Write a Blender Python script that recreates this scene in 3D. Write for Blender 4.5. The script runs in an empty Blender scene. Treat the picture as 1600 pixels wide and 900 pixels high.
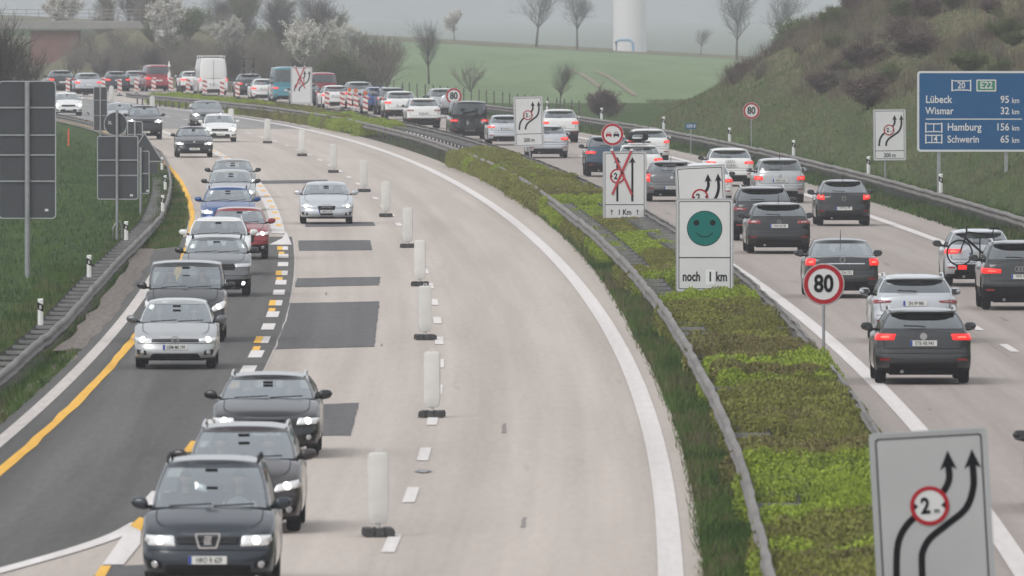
import bpy, bmesh, math, random
import numpy as np
from mathutils import Vector, Matrix

R = math.radians
SC = bpy.context.scene
COL = SC.collection
# ---------------------------------------------------------------- camera
CAM_H, FPX = 7.8, 20000.0            # eye height over the road, focal length in pixels of a 1600 px wide picture
PITCH = math.atan(475 / FPX)
cam_d = bpy.data.cameras.new('camera'); cam = bpy.data.objects.new('camera', cam_d); COL.objects.link(cam)
cam.location = (0, 0, CAM_H); cam.rotation_euler = (R(90) - PITCH, 0, 0)
cam_d.sensor_width = 36; cam_d.lens = 36 * FPX / 1600
cam_d.clip_start = 1; cam_d.clip_end = 30000
cam_d.dof.use_dof = True; cam_d.dof.focus_distance = 400; cam_d.dof.aperture_fstop = 8
SC.camera = cam
# ---------------------------------------------------------------- sky, sun, exposure
SUN_EL, SUN_AZ = R(46), R(-138)       # azimuth from +Y towards +X
w = bpy.data.worlds.new('World'); SC.world = w; w.use_nodes = True
nt = w.node_tree; nt.nodes.clear()
o_ = nt.nodes.new('ShaderNodeOutputWorld'); b_ = nt.nodes.new('ShaderNodeBackground')
s_ = nt.nodes.new('ShaderNodeTexSky'); s_.sky_type = 'NISHITA'; s_.sun_disc = False
s_.sun_elevation = SUN_EL; s_.sun_rotation = SUN_AZ; s_.dust_density = 4; s_.air_density = 1
h_ = nt.nodes.new('ShaderNodeHueSaturation'); h_.inputs['Saturation'].default_value = 0.30
m_ = nt.nodes.new('ShaderNodeMix'); m_.data_type = 'RGBA'; m_.inputs[0].default_value = .68; m_.inputs[7].default_value = (7.6, 7.9, 8.3, 1)   # even cloud layer over the clear-sky glow
nt.links.new(s_.outputs[0], h_.inputs['Color']); nt.links.new(h_.outputs[0], m_.inputs[6]); nt.links.new(m_.outputs[2], b_.inputs[0])
b_.inputs[1].default_value = 0.15
nt.links.new(b_.outputs[0], o_.inputs[0])
sun_d = bpy.data.lights.new('sun', 'SUN'); sun_d.energy = 1.15; sun_d.angle = R(28); sun_d.color = (1, .975, .945)
sun = bpy.data.objects.new('sun', sun_d); COL.objects.link(sun)
sd = Vector((math.sin(SUN_AZ) * math.cos(SUN_EL), math.cos(SUN_AZ) * math.cos(SUN_EL), math.sin(SUN_EL)))
sun.rotation_euler = sd.to_track_quat('Z', 'Y').to_euler()
sun['label'] = 'soft overcast daylight'
SC.view_settings.view_transform = 'Standard'; SC.view_settings.look = 'None'
SC.view_settings.exposure = -0.12; SC.view_settings.gamma = 1; SC.view_settings.use_curve_mapping = False
cy = SC.cycles
cy.use_denoising = True; cy.max_bounces = 6; cy.diffuse_bounces = 2; cy.glossy_bounces = 3; cy.transmission_bounces = 3
cy.transparent_max_bounces = 12; cy.volume_bounces = 1; cy.caustics_reflective = False; cy.caustics_refractive = False
cy.sample_clamp_indirect = 4

# ---------------------------------------------------------------- projection of the photograph's pixels onto the ground
def G(x, y, z=0.0):
    xc = (x - 800) / FPX; yc = -(y - 450) / FPX
    dy = math.cos(PITCH) + yc * math.sin(PITCH); dz = -math.sin(PITCH) + yc * math.cos(PITCH)
    t = (CAM_H - z) / -dz
    return xc * t, dy * t
def S(y, z=0.0): return (y + 25) / (CAM_H - z)     # pixels per metre where a thing stands
def yfor(Y, z=0.0): return FPX * (CAM_H - z) / Y - 25
def at(x, y, Y):                                   # point at distance Y seen at pixel x, y
    return (x - 800) / FPX * Y, Y, CAM_H - (y + 25) * Y / FPX
# ---------------------------------------------------------------- the motorway's axis: edge line X = E(Y)
_c = [-0.2099, -1.7369, -1.8603, -5.5472, -9.7326, -2.1437]
_ky = list(range(160, 801, 20)); _kx = [float(np.polyval(_c, (q - 500) / 300)) for q in _ky]
_s0 = (_kx[1] - _kx[0]) / 20
_ky = [-400, 100] + _ky + [813, 853, 902, 934, 1000, 1100, 1300, 1700]
_kx = [_kx[0] - 60 * _s0 - 500 * _s0 * 0.4, _kx[0] - 60 * _s0 * .8] + _kx + [-23.0, -26.9, -32.0, -35.9, -44.5, -59.5, -96, -190]
_fy = np.arange(-400, 1701, 1.0); _fx = np.interp(_fy, _ky, _kx)
for _ in range(3):
    _k = np.ones(25) / 25; _fx[12:-12] = np.convolve(_fx, _k, 'valid')
def E(Y): return np.interp(Y, _fy, _fx)
def slope(Y): return float(E(Y + 4) - E(Y - 4)) / 8

# ---------------------------------------------------------------- helpers
def smooth(a, b, x):
    t = np.clip((x - a) / (b - a), 0, 1); return t * t * (3 - 2 * t)

class MB:
    def __init__(s): s.v = []; s.f = []; s.m = []; s.n = 0
    def add(s, vs, fs, mi=0):
        k = s.n; s.v.extend([tuple(map(float, q)) for q in vs]); s.n += len(vs)
        for i, f in enumerate(fs):
            s.f.append(tuple(k + j for j in f)); s.m.append(mi if isinstance(mi, int) else mi[i])
        return s
    def grid(s, P, mi=0, loop_u=False, loop_v=False, skip=None, mf=None):
        n, m = P.shape[:2]; fs = []; ms = []
        for i in range(n if loop_u else n - 1):
            for j in range(m if loop_v else m - 1):
                if skip is not None and skip(i, j): continue
                a, b = (i + 1) % n, (j + 1) % m
                fs.append((i * m + j, a * m + j, a * m + b, i * m + b)); ms.append(mf(i, j) if mf else mi)
        return s.add(P.reshape(-1, 3), fs, ms)
    def box(s, c, d, mi=0, rz=0.0, rx=0.0, ry=0.0, taper=1.0):
        vs = []
        M = Matrix.Rotation(rz, 3, 'Z') @ Matrix.Rotation(ry, 3, 'Y') @ Matrix.Rotation(rx, 3, 'X')
        for z in (-.5, .5):
            for x, y in ((-.5, -.5), (.5, -.5), (.5, .5), (-.5, .5)):
                k = taper if z > 0 else 1
                vs.append(M @ Vector((x * d[0] * k, y * d[1] * k, z * d[2])) + Vector(c))
        return s.add(vs, [(3, 2, 1, 0), (4, 5, 6, 7), (0, 1, 5, 4), (1, 2, 6, 5), (2, 3, 7, 6), (3, 0, 4, 7)], mi)
    def tube(s, pts, r, n=8, mi=0, cap=True):
        pts = [Vector(p) for p in pts]; rs = r if hasattr(r, '__len__') else [r] * len(pts)
        k = s.n; ring = []
        for i, p in enumerate(pts):
            t = (pts[min(i + 1, len(pts) - 1)] - pts[max(i - 1, 0)]).normalized()
            u = t.cross(Vector((0, 0, 1)))
            if u.length < 1e-3: u = t.cross(Vector((1, 0, 0)))
            u.normalize(); q = t.cross(u)
            ring.append([p + (u * math.cos(a) + q * math.sin(a)) * rs[i] for a in [2 * math.pi * j / n for j in range(n)]])
        vs = [q for rg in ring for q in rg]; fs = []
        for i in range(len(pts) - 1):
            for j in range(n):
                fs.append((i * n + j, i * n + (j + 1) % n, (i + 1) * n + (j + 1) % n, (i + 1) * n + j))
        if cap: fs += [tuple(range(n - 1, -1, -1)), tuple((len(pts) - 1) * n + j for j in range(n))]
        return s.add(vs, fs, mi)
    def lathe(s, prof, n=24, axis='Z', c=(0, 0, 0), mi=0):
        P = np.zeros((n, len(prof), 3))
        for i in range(n):
            a = 2 * math.pi * i / n
            for j, (r, h) in enumerate(prof):
                q = (r * math.cos(a), r * math.sin(a), h)
                if axis == 'X': q = (h, q[0], q[1])
                if axis == 'Y': q = (q[0], h, q[1])
                P[i, j] = [q[t] + c[t] for t in range(3)]
        return s.grid(P, mi, loop_u=True)
    def prism(s, poly, y0, y1, mi=0):          # a polygon in the XZ plane given thickness along Y
        n = len(poly); vs = [(p[0], y0, p[1]) for p in poly] + [(p[0], y1, p[1]) for p in poly]
        fs = [tuple(range(n)), tuple(range(2 * n - 1, n - 1, -1))] + [(i, i + n, (i + 1) % n + n, (i + 1) % n) for i in range(n)]
        return s.add(vs, fs, mi)
    def mesh(s, name, mats, smooth_deg=None, merge=False):
        me = bpy.data.meshes.new(name)
        me.from_pydata(s.v, [], s.f)
        for m in mats: me.materials.append(m)
        me.polygons.foreach_set('material_index', s.m)
        if merge:
            bm = bmesh.new(); bm.from_mesh(me); bmesh.ops.remove_doubles(bm, verts=bm.verts, dist=8e-4)
            bmesh.ops.recalc_face_normals(bm, faces=bm.faces); bm.to_mesh(me); bm.free()
        if smooth_deg:
            me.polygons.foreach_set('use_smooth', [True] * len(me.polygons)); me.set_sharp_from_angle(angle=R(smooth_deg))
        me.update(); return me
    def obj(s, name, mats, parent=None, smooth_deg=None, merge=False):
        return link(name, s.mesh(name, mats if isinstance(mats, (list, tuple)) else [mats], smooth_deg, merge), parent)

def link(name, data, parent=None):
    o = bpy.data.objects.new(name, data); COL.objects.link(o)
    if parent: o.parent = parent
    return o
def tag(o, label=None, cat=None, group=None, kind=None):
    if label: o['label'] = label
    if cat: o['category'] = cat
    if group: o['group'] = group
    if kind: o['kind'] = kind
    return o
def thing(name, label, cat, loc=(0, 0, 0), rz=0.0, group=None):
    o = link(name, None); o.empty_display_size = .3
    o.location = loc; o.rotation_euler = (0, 0, rz); return tag(o, label, cat, group)
def tree_copy(o, parent=None):
    c = o.copy(); COL.objects.link(c)
    if parent: c.parent = parent
    for ch in list(o.children): tree_copy(ch, c)
    return c
def np_mesh(name, V, F, mats, mi=None, attr=None):           # fast mesh from arrays; F: (n,3) or (n,4)
    me = bpy.data.meshes.new(name); V = np.asarray(V, np.float32); F = np.asarray(F, np.int32); k = F.shape[1]
    me.vertices.add(len(V)); me.vertices.foreach_set('co', V.ravel())
    me.loops.add(F.size); me.loops.foreach_set('vertex_index', F.ravel())
    me.polygons.add(len(F)); me.polygons.foreach_set('loop_start', np.arange(0, F.size, k, dtype=np.int32))
    try: me.polygons.foreach_set('loop_total', np.full(len(F), k, np.int32))
    except Exception: pass
    for m in mats: me.materials.append(m)
    if mi is not None: me.polygons.foreach_set('material_index', np.asarray(mi, np.int32))
    if attr:
        for nm, val in attr.items():
            a = me.attributes.new(nm, 'FLOAT', 'POINT'); a.data.foreach_set('value', np.asarray(val, np.float32))
    me.update(); me.validate(); return me

# ---------------------------------------------------------------- materials
MATS = {}
def srgb(r, g, b):
    f = lambda c: (c / 255 / 12.92) if c / 255 <= .04045 else ((c / 255 + .055) / 1.055) ** 2.4
    return (f(r), f(g), f(b))
def mat(name, col, rough=.6, metal=0.0, coat=0.0, emit=0.0, ecol=None, var=0.0, scale=3.0, stretch=(1, 1, 1), col2=None, bump=0.0, uv=False, spec=None, rnd=0.0):
    if name in MATS: return MATS[name]
    m = bpy.data.materials.new(name); m.use_nodes = True; t = m.node_tree; p = t.nodes['Principled BSDF']
    p.inputs['Base Color'].default_value = (*col, 1); p.inputs['Roughness'].default_value = rough; p.inputs['Metallic'].default_value = metal
    if coat: p.inputs['Coat Weight'].default_value = coat; p.inputs['Coat Roughness'].default_value = .06
    if spec is not None: p.inputs['Specular IOR Level'].default_value = spec
    if emit: p.inputs['Emission Color'].default_value = (*(ecol or col), 1); p.inputs['Emission Strength'].default_value = emit
    if var or col2:
        tc = t.nodes.new('ShaderNodeTexCoord'); mp = t.nodes.new('ShaderNodeMapping'); mp.inputs['Scale'].default_value = stretch
        t.links.new(tc.outputs['UV' if uv else 'Object'], mp.inputs[0])
        n1 = t.nodes.new('ShaderNodeTexNoise'); n1.inputs['Scale'].default_value = scale; n1.inputs['Detail'].default_value = 6; n1.inputs['Roughness'].default_value = .65
        t.links.new(mp.outputs[0], n1.inputs['Vector'])
        cr = t.nodes.new('ShaderNodeValToRGB'); cr.color_ramp.elements[0].position = .3; cr.color_ramp.elements[1].position = .7
        c2 = col2 or tuple(c * (1 + var) for c in col); c1 = col if col2 else tuple(c * (1 - var) for c in col)
        cr.color_ramp.elements[0].color = (*c1, 1); cr.color_ramp.elements[1].color = (*c2, 1)
        t.links.new(n1.outputs[0], cr.inputs[0]); src = cr.outputs[0]
        if rnd:
            oi = t.nodes.new('ShaderNodeObjectInfo'); hs = t.nodes.new('ShaderNodeHueSaturation'); mr = t.nodes.new('ShaderNodeMapRange')
            mr.inputs[3].default_value = 1 - rnd; mr.inputs[4].default_value = 1 + rnd
            t.links.new(oi.outputs['Random'], mr.inputs[0]); t.links.new(mr.outputs[0], hs.inputs['Value']); t.links.new(src, hs.inputs['Color']); src = hs.outputs[0]
        t.links.new(src, p.inputs['Base Color'])
        if bump:
            bn = t.nodes.new('ShaderNodeBump'); bn.inputs['Strength'].default_value = bump; t.links.new(n1.outputs[0], bn.inputs['Height']); t.links.new(bn.outputs[0], p.inputs['Normal'])
    MATS[name] = m; return m
def glass(name, tint, refl=.55):
    if name in MATS: return MATS[name]
    m = bpy.data.materials.new(name); m.use_nodes = True; t = m.node_tree; t.nodes.clear()
    o = t.nodes.new('ShaderNodeOutputMaterial'); mx = t.nodes.new('ShaderNodeMixShader'); tr = t.nodes.new('ShaderNodeBsdfTransparent'); gl = t.nodes.new('ShaderNodeBsdfGlossy')
    tr.inputs[0].default_value = (*tint, 1); gl.inputs['Roughness'].default_value = .04; gl.inputs[0].default_value = (.92, .97, 1, 1)
    lw = t.nodes.new('ShaderNodeLayerWeight'); lw.inputs[0].default_value = .35
    mr = t.nodes.new('ShaderNodeMapRange'); mr.inputs[3].default_value = .10 * refl / .55; mr.inputs[4].default_value = min(1, refl + .3)
    t.links.new(lw.outputs['Facing'], mr.inputs[0]); t.links.new(mr.outputs[0], mx.inputs[0])
    t.links.new(tr.outputs[0], mx.inputs[1]); t.links.new(gl.outputs[0], mx.inputs[2]); t.links.new(mx.outputs[0], o.inputs[0])
    MATS[name] = m; return m
black = mat('black plastic', (.008, .008, .009), .65, var=.3, scale=8, spec=.1)
rubber = mat('tyre rubber', (.009, .009, .010), .9, var=.3, scale=12, spec=.15)
steel = mat('galvanised steel', (.30, .30, .30), .5, .6, var=.25, scale=4)
postmat = mat('sign post steel', (.34, .35, .36), .5, .5, var=.15, scale=5)
white = mat('white paint', (.74, .74, .72), .5, var=.05, scale=3)
def zat(py, Y): return CAM_H - (py + 25) * Y / FPX
def xat(px, Y): return (px - 800) / FPX * Y
# ================================================================ ground
def vnoise(x, y, seed=0):
    def h(i, j): return np.modf(np.abs(np.sin(i * 127.1 + j * 311.7 + seed * 17.3) * 43758.5453))[0]
    xi, yi = np.floor(x), np.floor(y); u, v = x - xi, y - yi; u = u * u * (3 - 2 * u); v = v * v * (3 - 2 * v)
    return (h(xi, yi) * (1 - u) + h(xi + 1, yi) * u) * (1 - v) + (h(xi, yi + 1) * (1 - u) + h(xi + 1, yi + 1) * u) * v
HCY = [0, 600, 650, 680, 700, 720, 760, 800, 850, 900]; HCH = [10, 10.5, 9.6, 8.5, 6.9, 5.2, 3.0, .9, 0, 0]
LEFT_EDGE, RIGHT_EDGE = -11.55, 13.9
def ground_z(X, Y):
    X = np.asarray(X, float); Y = np.asarray(Y, float)
    off = X - E(Y)
    toe = np.interp(Y, [0, 640, 680, 750, 800, 900], [15.4, 15.4, 17, 25, 31, 40])
    d = np.maximum(off - toe, 0); hc = np.interp(Y, HCY, HCH)
    r = .52 * d; hr = hc - np.log1p(np.exp(np.clip((hc - r) * 1.6, -40, 40))) / 1.6 + np.log1p(np.exp(np.clip(hc * 1.6, -40, 40))) / 1.6 - hc
    hr = np.where(hc > .01, np.clip(hc - np.log1p(np.exp(np.clip((hc - r) * 1.6, -40, 40))) / 1.6, 0, None) * smooth(0, .6, r), 0)
    hr = hr + smooth(2, 8, d) * (vnoise(X * .25, Y * .06, 3) - .5) * .5 * (hc > .4)
    e = -(off - LEFT_EDGE); fade = 1 - smooth(800, 900, Y)
    hl = np.where(e > 0, -.55 * smooth(0, 1.3, e) + smooth(3, 40, e) * 1.0 + smooth(4, 12, e) * (vnoise(X * .2, Y * .05, 5) - .5) * .3, 0) * fade
    cr = smooth(1150, 1750, Y) * np.clip(-.45 - .056 * (np.clip(X, -70, 60) - 1), -3.5, 3.5)
    far = np.where(Y > 1790, -np.clip((Y - 1790) * .014, 0, 13) , 0) + np.where(Y > 1790, -cr * smooth(1790, 2600, Y), 0)
    bump = 3.7 * smooth(1120, 1175, Y) * (1 - smooth(1215, 1290, Y)) * (1 - smooth(-31, -19, X)) * smooth(-44, -36, X)
    return -.03 + hr + hl + cr + far + bump
rows = np.concatenate([np.arange(-100, 900, 5), np.arange(900, 2000, 15), np.arange(2000, 9001, 250)])
offs = np.array([-1400, -600, -300, -160, -90, -60, -45, -36, -30, -26, -22, -19, -17, -15.5, -14.5, -13.8, -13.2, -12.7, -12.2, -11.9, -11.6, -11.3, -8, -3, 0, 1, 3, 6, 10, 13.5, 14.2, 14.8, 15.4, 16, 16.6, 17.3] + [18 + i for i in range(0, 26)] + [46, 50, 56, 64, 75, 90, 120, 180, 300, 600, 1400], float)
base = E(np.minimum(rows, 1050))
GX = base[:, None] + offs[None, :]; GY = np.repeat(rows[:, None], len(offs), 1)
GZ = ground_z(GX, GY)
n, m_ = GX.shape
idx = np.arange(n * m_).reshape(n, m_)
F = np.stack([idx[:-1, :-1], idx[:-1, 1:], idx[1:, 1:], idx[1:, :-1]], -1).reshape(-1, 4)
OFF = GX - E(GY)
dry = smooth(2, 8, OFF - np.interp(GY, [0, 640, 680, 750, 800, 900], [15.4, 15.4, 17, 25, 31, 40])) * .9 * (GY < 900) * smooth(.2, .55, vnoise(GX * .3, GY * .03, 9) + .25) + .9 * smooth(1640, 1700, GY) * (GY < 2000)
dry = np.maximum(dry, .28 * smooth(.3, 1.6, OFF - np.interp(GY, [0, 640, 680, 750, 800, 900], [15.4, 15.4, 17, 25, 31, 40])) * (GY < 900))
dry = np.clip(np.maximum(dry, .85 * smooth(-14, -22, GX) * (GY > 900) * (GY < 1500)), 0, 1)
field = smooth(17, 24, OFF) * (GY > 840) + smooth(950, 1050, GY) * (GX > -22); field = np.clip(field, 0, 1) * (GY < 1660) * np.where(GY > 900, smooth(-24, -17, GX), 1)
me = np_mesh('ground', np.stack([GX, GY, GZ], -1).reshape(-1, 3), F, [], attr={'dry': dry.ravel(), 'field': field.ravel()})
me.polygons.foreach_set('use_smooth', [True] * len(me.polygons))
gm = bpy.data.materials.new('grass ground'); gm.use_nodes = True; t = gm.node_tree; p = t.nodes['Principled BSDF']; p.inputs['Roughness'].default_value = .95; p.inputs['Specular IOR Level'].default_value = .1
def nz(t, scale, stretch, detail=5):
    tc = t.nodes.new('ShaderNodeTexCoord'); mp = t.nodes.new('ShaderNodeMapping'); mp.inputs['Scale'].default_value = stretch
    n1 = t.nodes.new('ShaderNodeTexNoise'); n1.inputs['Scale'].default_value = scale; n1.inputs['Detail'].default_value = detail; n1.inputs['Roughness'].default_value = .7
    t.links.new(tc.outputs['Object'], mp.inputs[0]); t.links.new(mp.outputs[0], n1.inputs[0]); return n1.outputs[0]
def ramp(t, src, c1, c2, a=.32, b=.68):
    r = t.nodes.new('ShaderNodeValToRGB'); r.color_ramp.elements[0].position = a; r.color_ramp.elements[1].position = b
    r.color_ramp.elements[0].color = (*c1, 1); r.color_ramp.elements[1].color = (*c2, 1); t.links.new(src, r.inputs[0]); return r.outputs[0]
def mixc(t, fac, a, b, mode='MIX'):
    mx = t.nodes.new('ShaderNodeMix'); mx.data_type = 'RGBA'; mx.blend_type = mode
    if isinstance(fac, float): mx.inputs[0].default_value = fac
    else: t.links.new(fac, mx.inputs[0])
    for i, q in ((6, a), (7, b)):
        if isinstance(q, tuple): mx.inputs[i].default_value = (*q, 1)
        else: t.links.new(q, mx.inputs[i])
    return mx.outputs[2]
def attr(t, nm):
    a = t.nodes.new('ShaderNodeAttribute'); a.attribute_name = nm; return a.outputs['Fac']
g1 = ramp(t, nz(t, 1.0, (.6, .06, 1)), (.024, .050, .010), (.056, .096, .022))
g2 = ramp(t, nz(t, 3.0, (1.2, .15, 2)), (.55, .55, .5), (1.35, 1.3, 1.2))
gg = mixc(t, 1.0, g1, g2, 'MULTIPLY')
dd = mixc(t, 1.0, ramp(t, nz(t, 1.0, (.5, .1, .8)), (.10, .09, .056), (.175, .155, .098)), g2, 'MULTIPLY')
ff = ramp(t, nz(t, 1.0, (.16, .006, 1)), (.118, .172, .078), (.17, .228, .118))
c = mixc(t, attr(t, 'dry'), gg, dd); c = mixc(t, attr(t, 'field'), c, ff)
t.links.new(c, p.inputs['Base Color'])
me.materials.append(gm)
tag(link('ground', me), 'grass verges, cutting slope and green field beyond the motorway', kind='structure')

# ---------------------------------------------------------------- paved sheets
def road_mat(name, c1, c2, amp=.12):
    m = bpy.data.materials.new(name); m.use_nodes = True; t = m.node_tree; p = t.nodes['Principled BSDF']; p.inputs['Roughness'].default_value = .85; p.inputs['Specular IOR Level'].default_value = .25
    def un(scale, st, det=5):
        tc = t.nodes.new('ShaderNodeTexCoord'); mp = t.nodes.new('ShaderNodeMapping'); mp.inputs['Scale'].default_value = st
        n1 = t.nodes.new('ShaderNodeTexNoise'); n1.inputs['Scale'].default_value = scale; n1.inputs['Detail'].default_value = det; n1.inputs['Roughness'].default_value = .6
        t.links.new(tc.outputs['UV'], mp.inputs[0]); t.links.new(mp.outputs[0], n1.inputs[0]); return n1.outputs[0]
    a = ramp(t, un(1.0, (.9, .02, 1)), c1, c2, .35, .65)
    b = ramp(t, un(1.0, (9, .55, 1), 8), (1 - amp,) * 3, (1 + amp,) * 3)
    d = ramp(t, un(1.0, (.95, .0025, 1), 3), (.84, .83, .82), (1.06, 1.055, 1.05))
    e = ramp(t, un(1.0, (2.2, .07, 1), 4), (.80, .79, .78), (1, 1, 1), .22, .34)
    c = mixc(t, 1.0, mixc(t, 1.0, a, b, 'MULTIPLY'), d, 'MULTIPLY'); c = mixc(t, 1.0, c, e, 'MULTIPLY')
    t.links.new(c, p.inputs['Base Color']); return m
conc_l = road_mat('pale concrete', (.432, .378, .335), (.500, .440, .392), .05)
conc_r = road_mat('grey concrete', (.315, .272, .245), (.375, .330, .300), .05)
asph = road_mat('dark asphalt', (.080, .078, .074), (.122, .117, .110), .13)
asph_p = road_mat('patch asphalt', (.098, .096, .098), (.125, .122, .124), .12)
bay_m = road_mat('worn brown shoulder', (.150, .125, .108), (.20, .170, .150), .25)
def strip(name, ya, yb, la, lb, z, m, step=4.0, parent=None, kind='structure', label=None, jag=0.0, cuts=None):
    """sheet between offsets la(Y) and lb(Y) of the axis"""
    ys = np.arange(ya, yb + step * .5, step) if cuts is None else np.array(cuts, float)
    fa = la if callable(la) else (lambda y: la); fb = lb if callable(lb) else (lambda y: lb)
    rnd = random.Random(sum(map(ord, name)))
    V = []; UV = []
    for y in ys:
        e = float(E(y)); a, b = fa(y), fb(y)
        a += rnd.uniform(-jag, jag); b += rnd.uniform(-jag, jag)
        V += [(e + a, y, z), (e + b, y, z)]; UV += [(a, y), (b, y)]
    k = len(ys); F = [(2 * i, 2 * i + 1, 2 * i + 3, 2 * i + 2) for i in range(k - 1)]
    me = np_mesh(name, V, F, [m]); uv = me.uv_layers.new(name='UVMap')
    for l in me.loops: uv.data[l.index].uv = UV[l.vertex_index]
    return tag(link(name, me, parent), label, kind=kind)
def poly_sheet(name, pts, z, m, label=None):
    me = bpy.data.meshes.new(name); me.from_pydata([(x, y, z) for x, y in pts], [], [tuple(range(len(pts)))]); me.materials.append(m)
    uv = me.uv_layers.new(name='UVMap')
    for l in me.loops:
        x, y = pts[l.vertex_index]; uv.data[l.index].uv = (x - float(E(y)), y)
    return tag(link(name, me), label, kind='structure')
strip('road', -100, 1250, lambda y: float(np.interp(y, [-100, 378.5, 379.5, 422, 463, 508, 560, 700, 900], [-11.5, -11.5, -10.95, -10.8, -10.85, -11.05, -11.15, -11.6, -12.3])), lambda y: float(np.interp(y, [0, 280, 380, 500, 820, 850], [.42, .45, .92, 1.3, 1.3, 3.6])), 0, conc_l, label='pale concrete carriageway')
strip('road', -100, 1250, 3.5, 13.9, 0.002, conc_r, label='grey concrete carriageway')
# newer dark asphalt of the lane with the oncoming queue; its near end follows the white curve
ae = [G(220, 815), G(180, 838), G(110, 862), G(0, 893)]; ae += [(ae[-1][0] - 1.7, ae[-1][1] - 9), (ae[-1][0] - 2.6, ae[-1][1] - 16)]
ys = list(range(190, 396, 5))
poly = [(float(E(y)) - 7.42, y) for y in reversed(ys)] + ae + [(float(E(y)) - (11.56 if y < 379 else 10.93), y) for y in [155, 165, 175] + ys]
poly_sheet('road', poly, .005, asph, 'dark asphalt lane')
strip('shoulder', 272, 379, -12.05, -11.5, .009, bay_m, step=5, jag=.08)
strip('shoulder', 150, 272, -11.75, -11.5, .009, bay_m, step=3, jag=.1)
def quad_px(name, pts, z, m):
    P = [G(*q) for q in pts]
    if m is asph_p:                                   # worn, slightly ragged patch edges
        r_ = random.Random(int(P[0][1])); Q = []
        for a, b in zip(P, P[1:] + P[:1]):
            n_ = max(4, int(math.hypot(b[0] - a[0], b[1] - a[1]) / .6))
            for i in range(n_):
                f = i / n_; Q.append((a[0] + (b[0] - a[0]) * f + r_.uniform(-.02, .02) * (i > 0), a[1] + (b[1] - a[1]) * f + r_.uniform(-.18, .18) * (i > 0)))
        P = Q
    return poly_sheet(name, P, z, m)
for q in ([(467, 392), (466, 376), (578, 375.5), (582, 391)], [(461, 449), (464, 435), (594, 433), (592, 446)], [(427, 546), (449, 474), (593, 471), (585, 542)],
          [(490, 682), (503, 632), (561, 630), (548, 681)], [(478, 355), (476, 348), (583, 347), (587, 353)], [(400, 287.5), (403, 282.5), (512, 281), (508, 286)],
          [(143, 905), (160, 884), (230, 883), (225, 905)]):
    quad_px('asphalt_patch', q, .008, asph_p)
asph_f = road_mat('weathered grey asphalt', (.235, .228, .222), (.285, .276, .268), .08)
strip('road', 690, 1250, lambda y: float(np.interp(y, [560, 700, 900], [-11.15, -11.6, -12.3])), lambda y: .6, .005, asph_f, label='weathered grey asphalt at the far bend')
# painted lines ------------------------------------------------------------
wline = road_mat('road paint', (.66, .62, .60), (.74, .70, .68), .06)
wline2 = road_mat('worn road paint', (.50, .46, .43), (.58, .53, .50), .1)
yline = road_mat('yellow road tape', (.80, .44, .06), (.90, .52, .09), .06)
strip('road_marking', 120, 1200, -.17, .17, .012, wline, label='solid white edge line')
strip('road_marking', 120, 1100, 4.52, 4.84, .012, wline)
strip('road_marking', 120, 1100, lambda y: 12.03 + .0 * y, lambda y: 12.35, .012, wline)
strip('road_marking', 190, 345, -11.28, -11.02, .012, wline2)
y0 = 178.3 - 16.9 * 3
for k in range(46):
    a = y0 + 16.9 * k
    if a < 800: strip('lane_dash', a - 2.9, a + 2.9, -3.96, -3.77, .012, wline, step=2.9)
    b = 274 + 16.9 * (k - 8)
    strip('lane_dash', b - 2.9, b + 2.9, 8.24, 8.43, .012, wline, step=2.9)
strip('road_marking', 196, 900, lambda y: -10.56 - .0012 * max(0, y - 420) * 2 - .095, lambda y: -10.56 - .0012 * max(0, y - 420) * 2 + .095, .014, yline, label='yellow edge tape', jag=.025)
def ribbon_px(name, pts, wd, z, m, n=24):
    P = [Vector(G(*q)) for q in pts]
    # resample linearly with smoothing
    Q = []
    for i in range(n):
        u = i / (n - 1) * (len(P) - 1); k = min(int(u), len(P) - 2); f = u - k
        p0, p1, p2, p3 = P[max(k - 1, 0)], P[k], P[k + 1], P[min(k + 2, len(P) - 1)]
        Q.append(.5 * ((2 * p1) + (p2 - p0) * f + (2 * p0 - 5 * p1 + 4 * p2 - p3) * f * f + (3 * p1 - p0 - 3 * p2 + p3) * f ** 3))
    L_, R_ = [], []
    for i, q in enumerate(Q):
        w_ = wd if not callable(wd) else wd(i / (n - 1))
        L_.append((q.x - w_ / 2, q.y + w_ * .3)); R_.append((q.x + w_ / 2, q.y - w_ * .3))
    me = bpy.data.meshes.new(name); V = [(x, y, z) for x, y in L_ + R_]; me.from_pydata(V, [], [(i, i + 1, n + i + 1, n + i) for i in range(n - 1)]); me.materials.append(m)
    uv = me.uv_layers.new(name='UVMap')
    for l in me.loops: uv.data[l.index].uv = (V[l.vertex_index][0], V[l.vertex_index][1])
    return tag(link(name, me), kind='structure')
ribbon_px('road_marking', [(218, 818), (180, 838), (110, 862), (0, 893), (-120, 925)], .26, .016, wline)
quad_px('road_marking', [(160, 884), (203, 823), (221, 823), (219, 852), (193, 884)], .018, wline)
quad_px('road_marking', [(203, 823), (218, 810), (226, 812), (221, 832)], .020, yline)
quad_px('road_marking', [(146, 905), (158, 886), (174, 886), (163, 905)], .020, yline)
strip('road_marking', 256, 392, lambda y: -7.40, lambda y: -7.375, .012, wline2, jag=.02)
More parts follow.
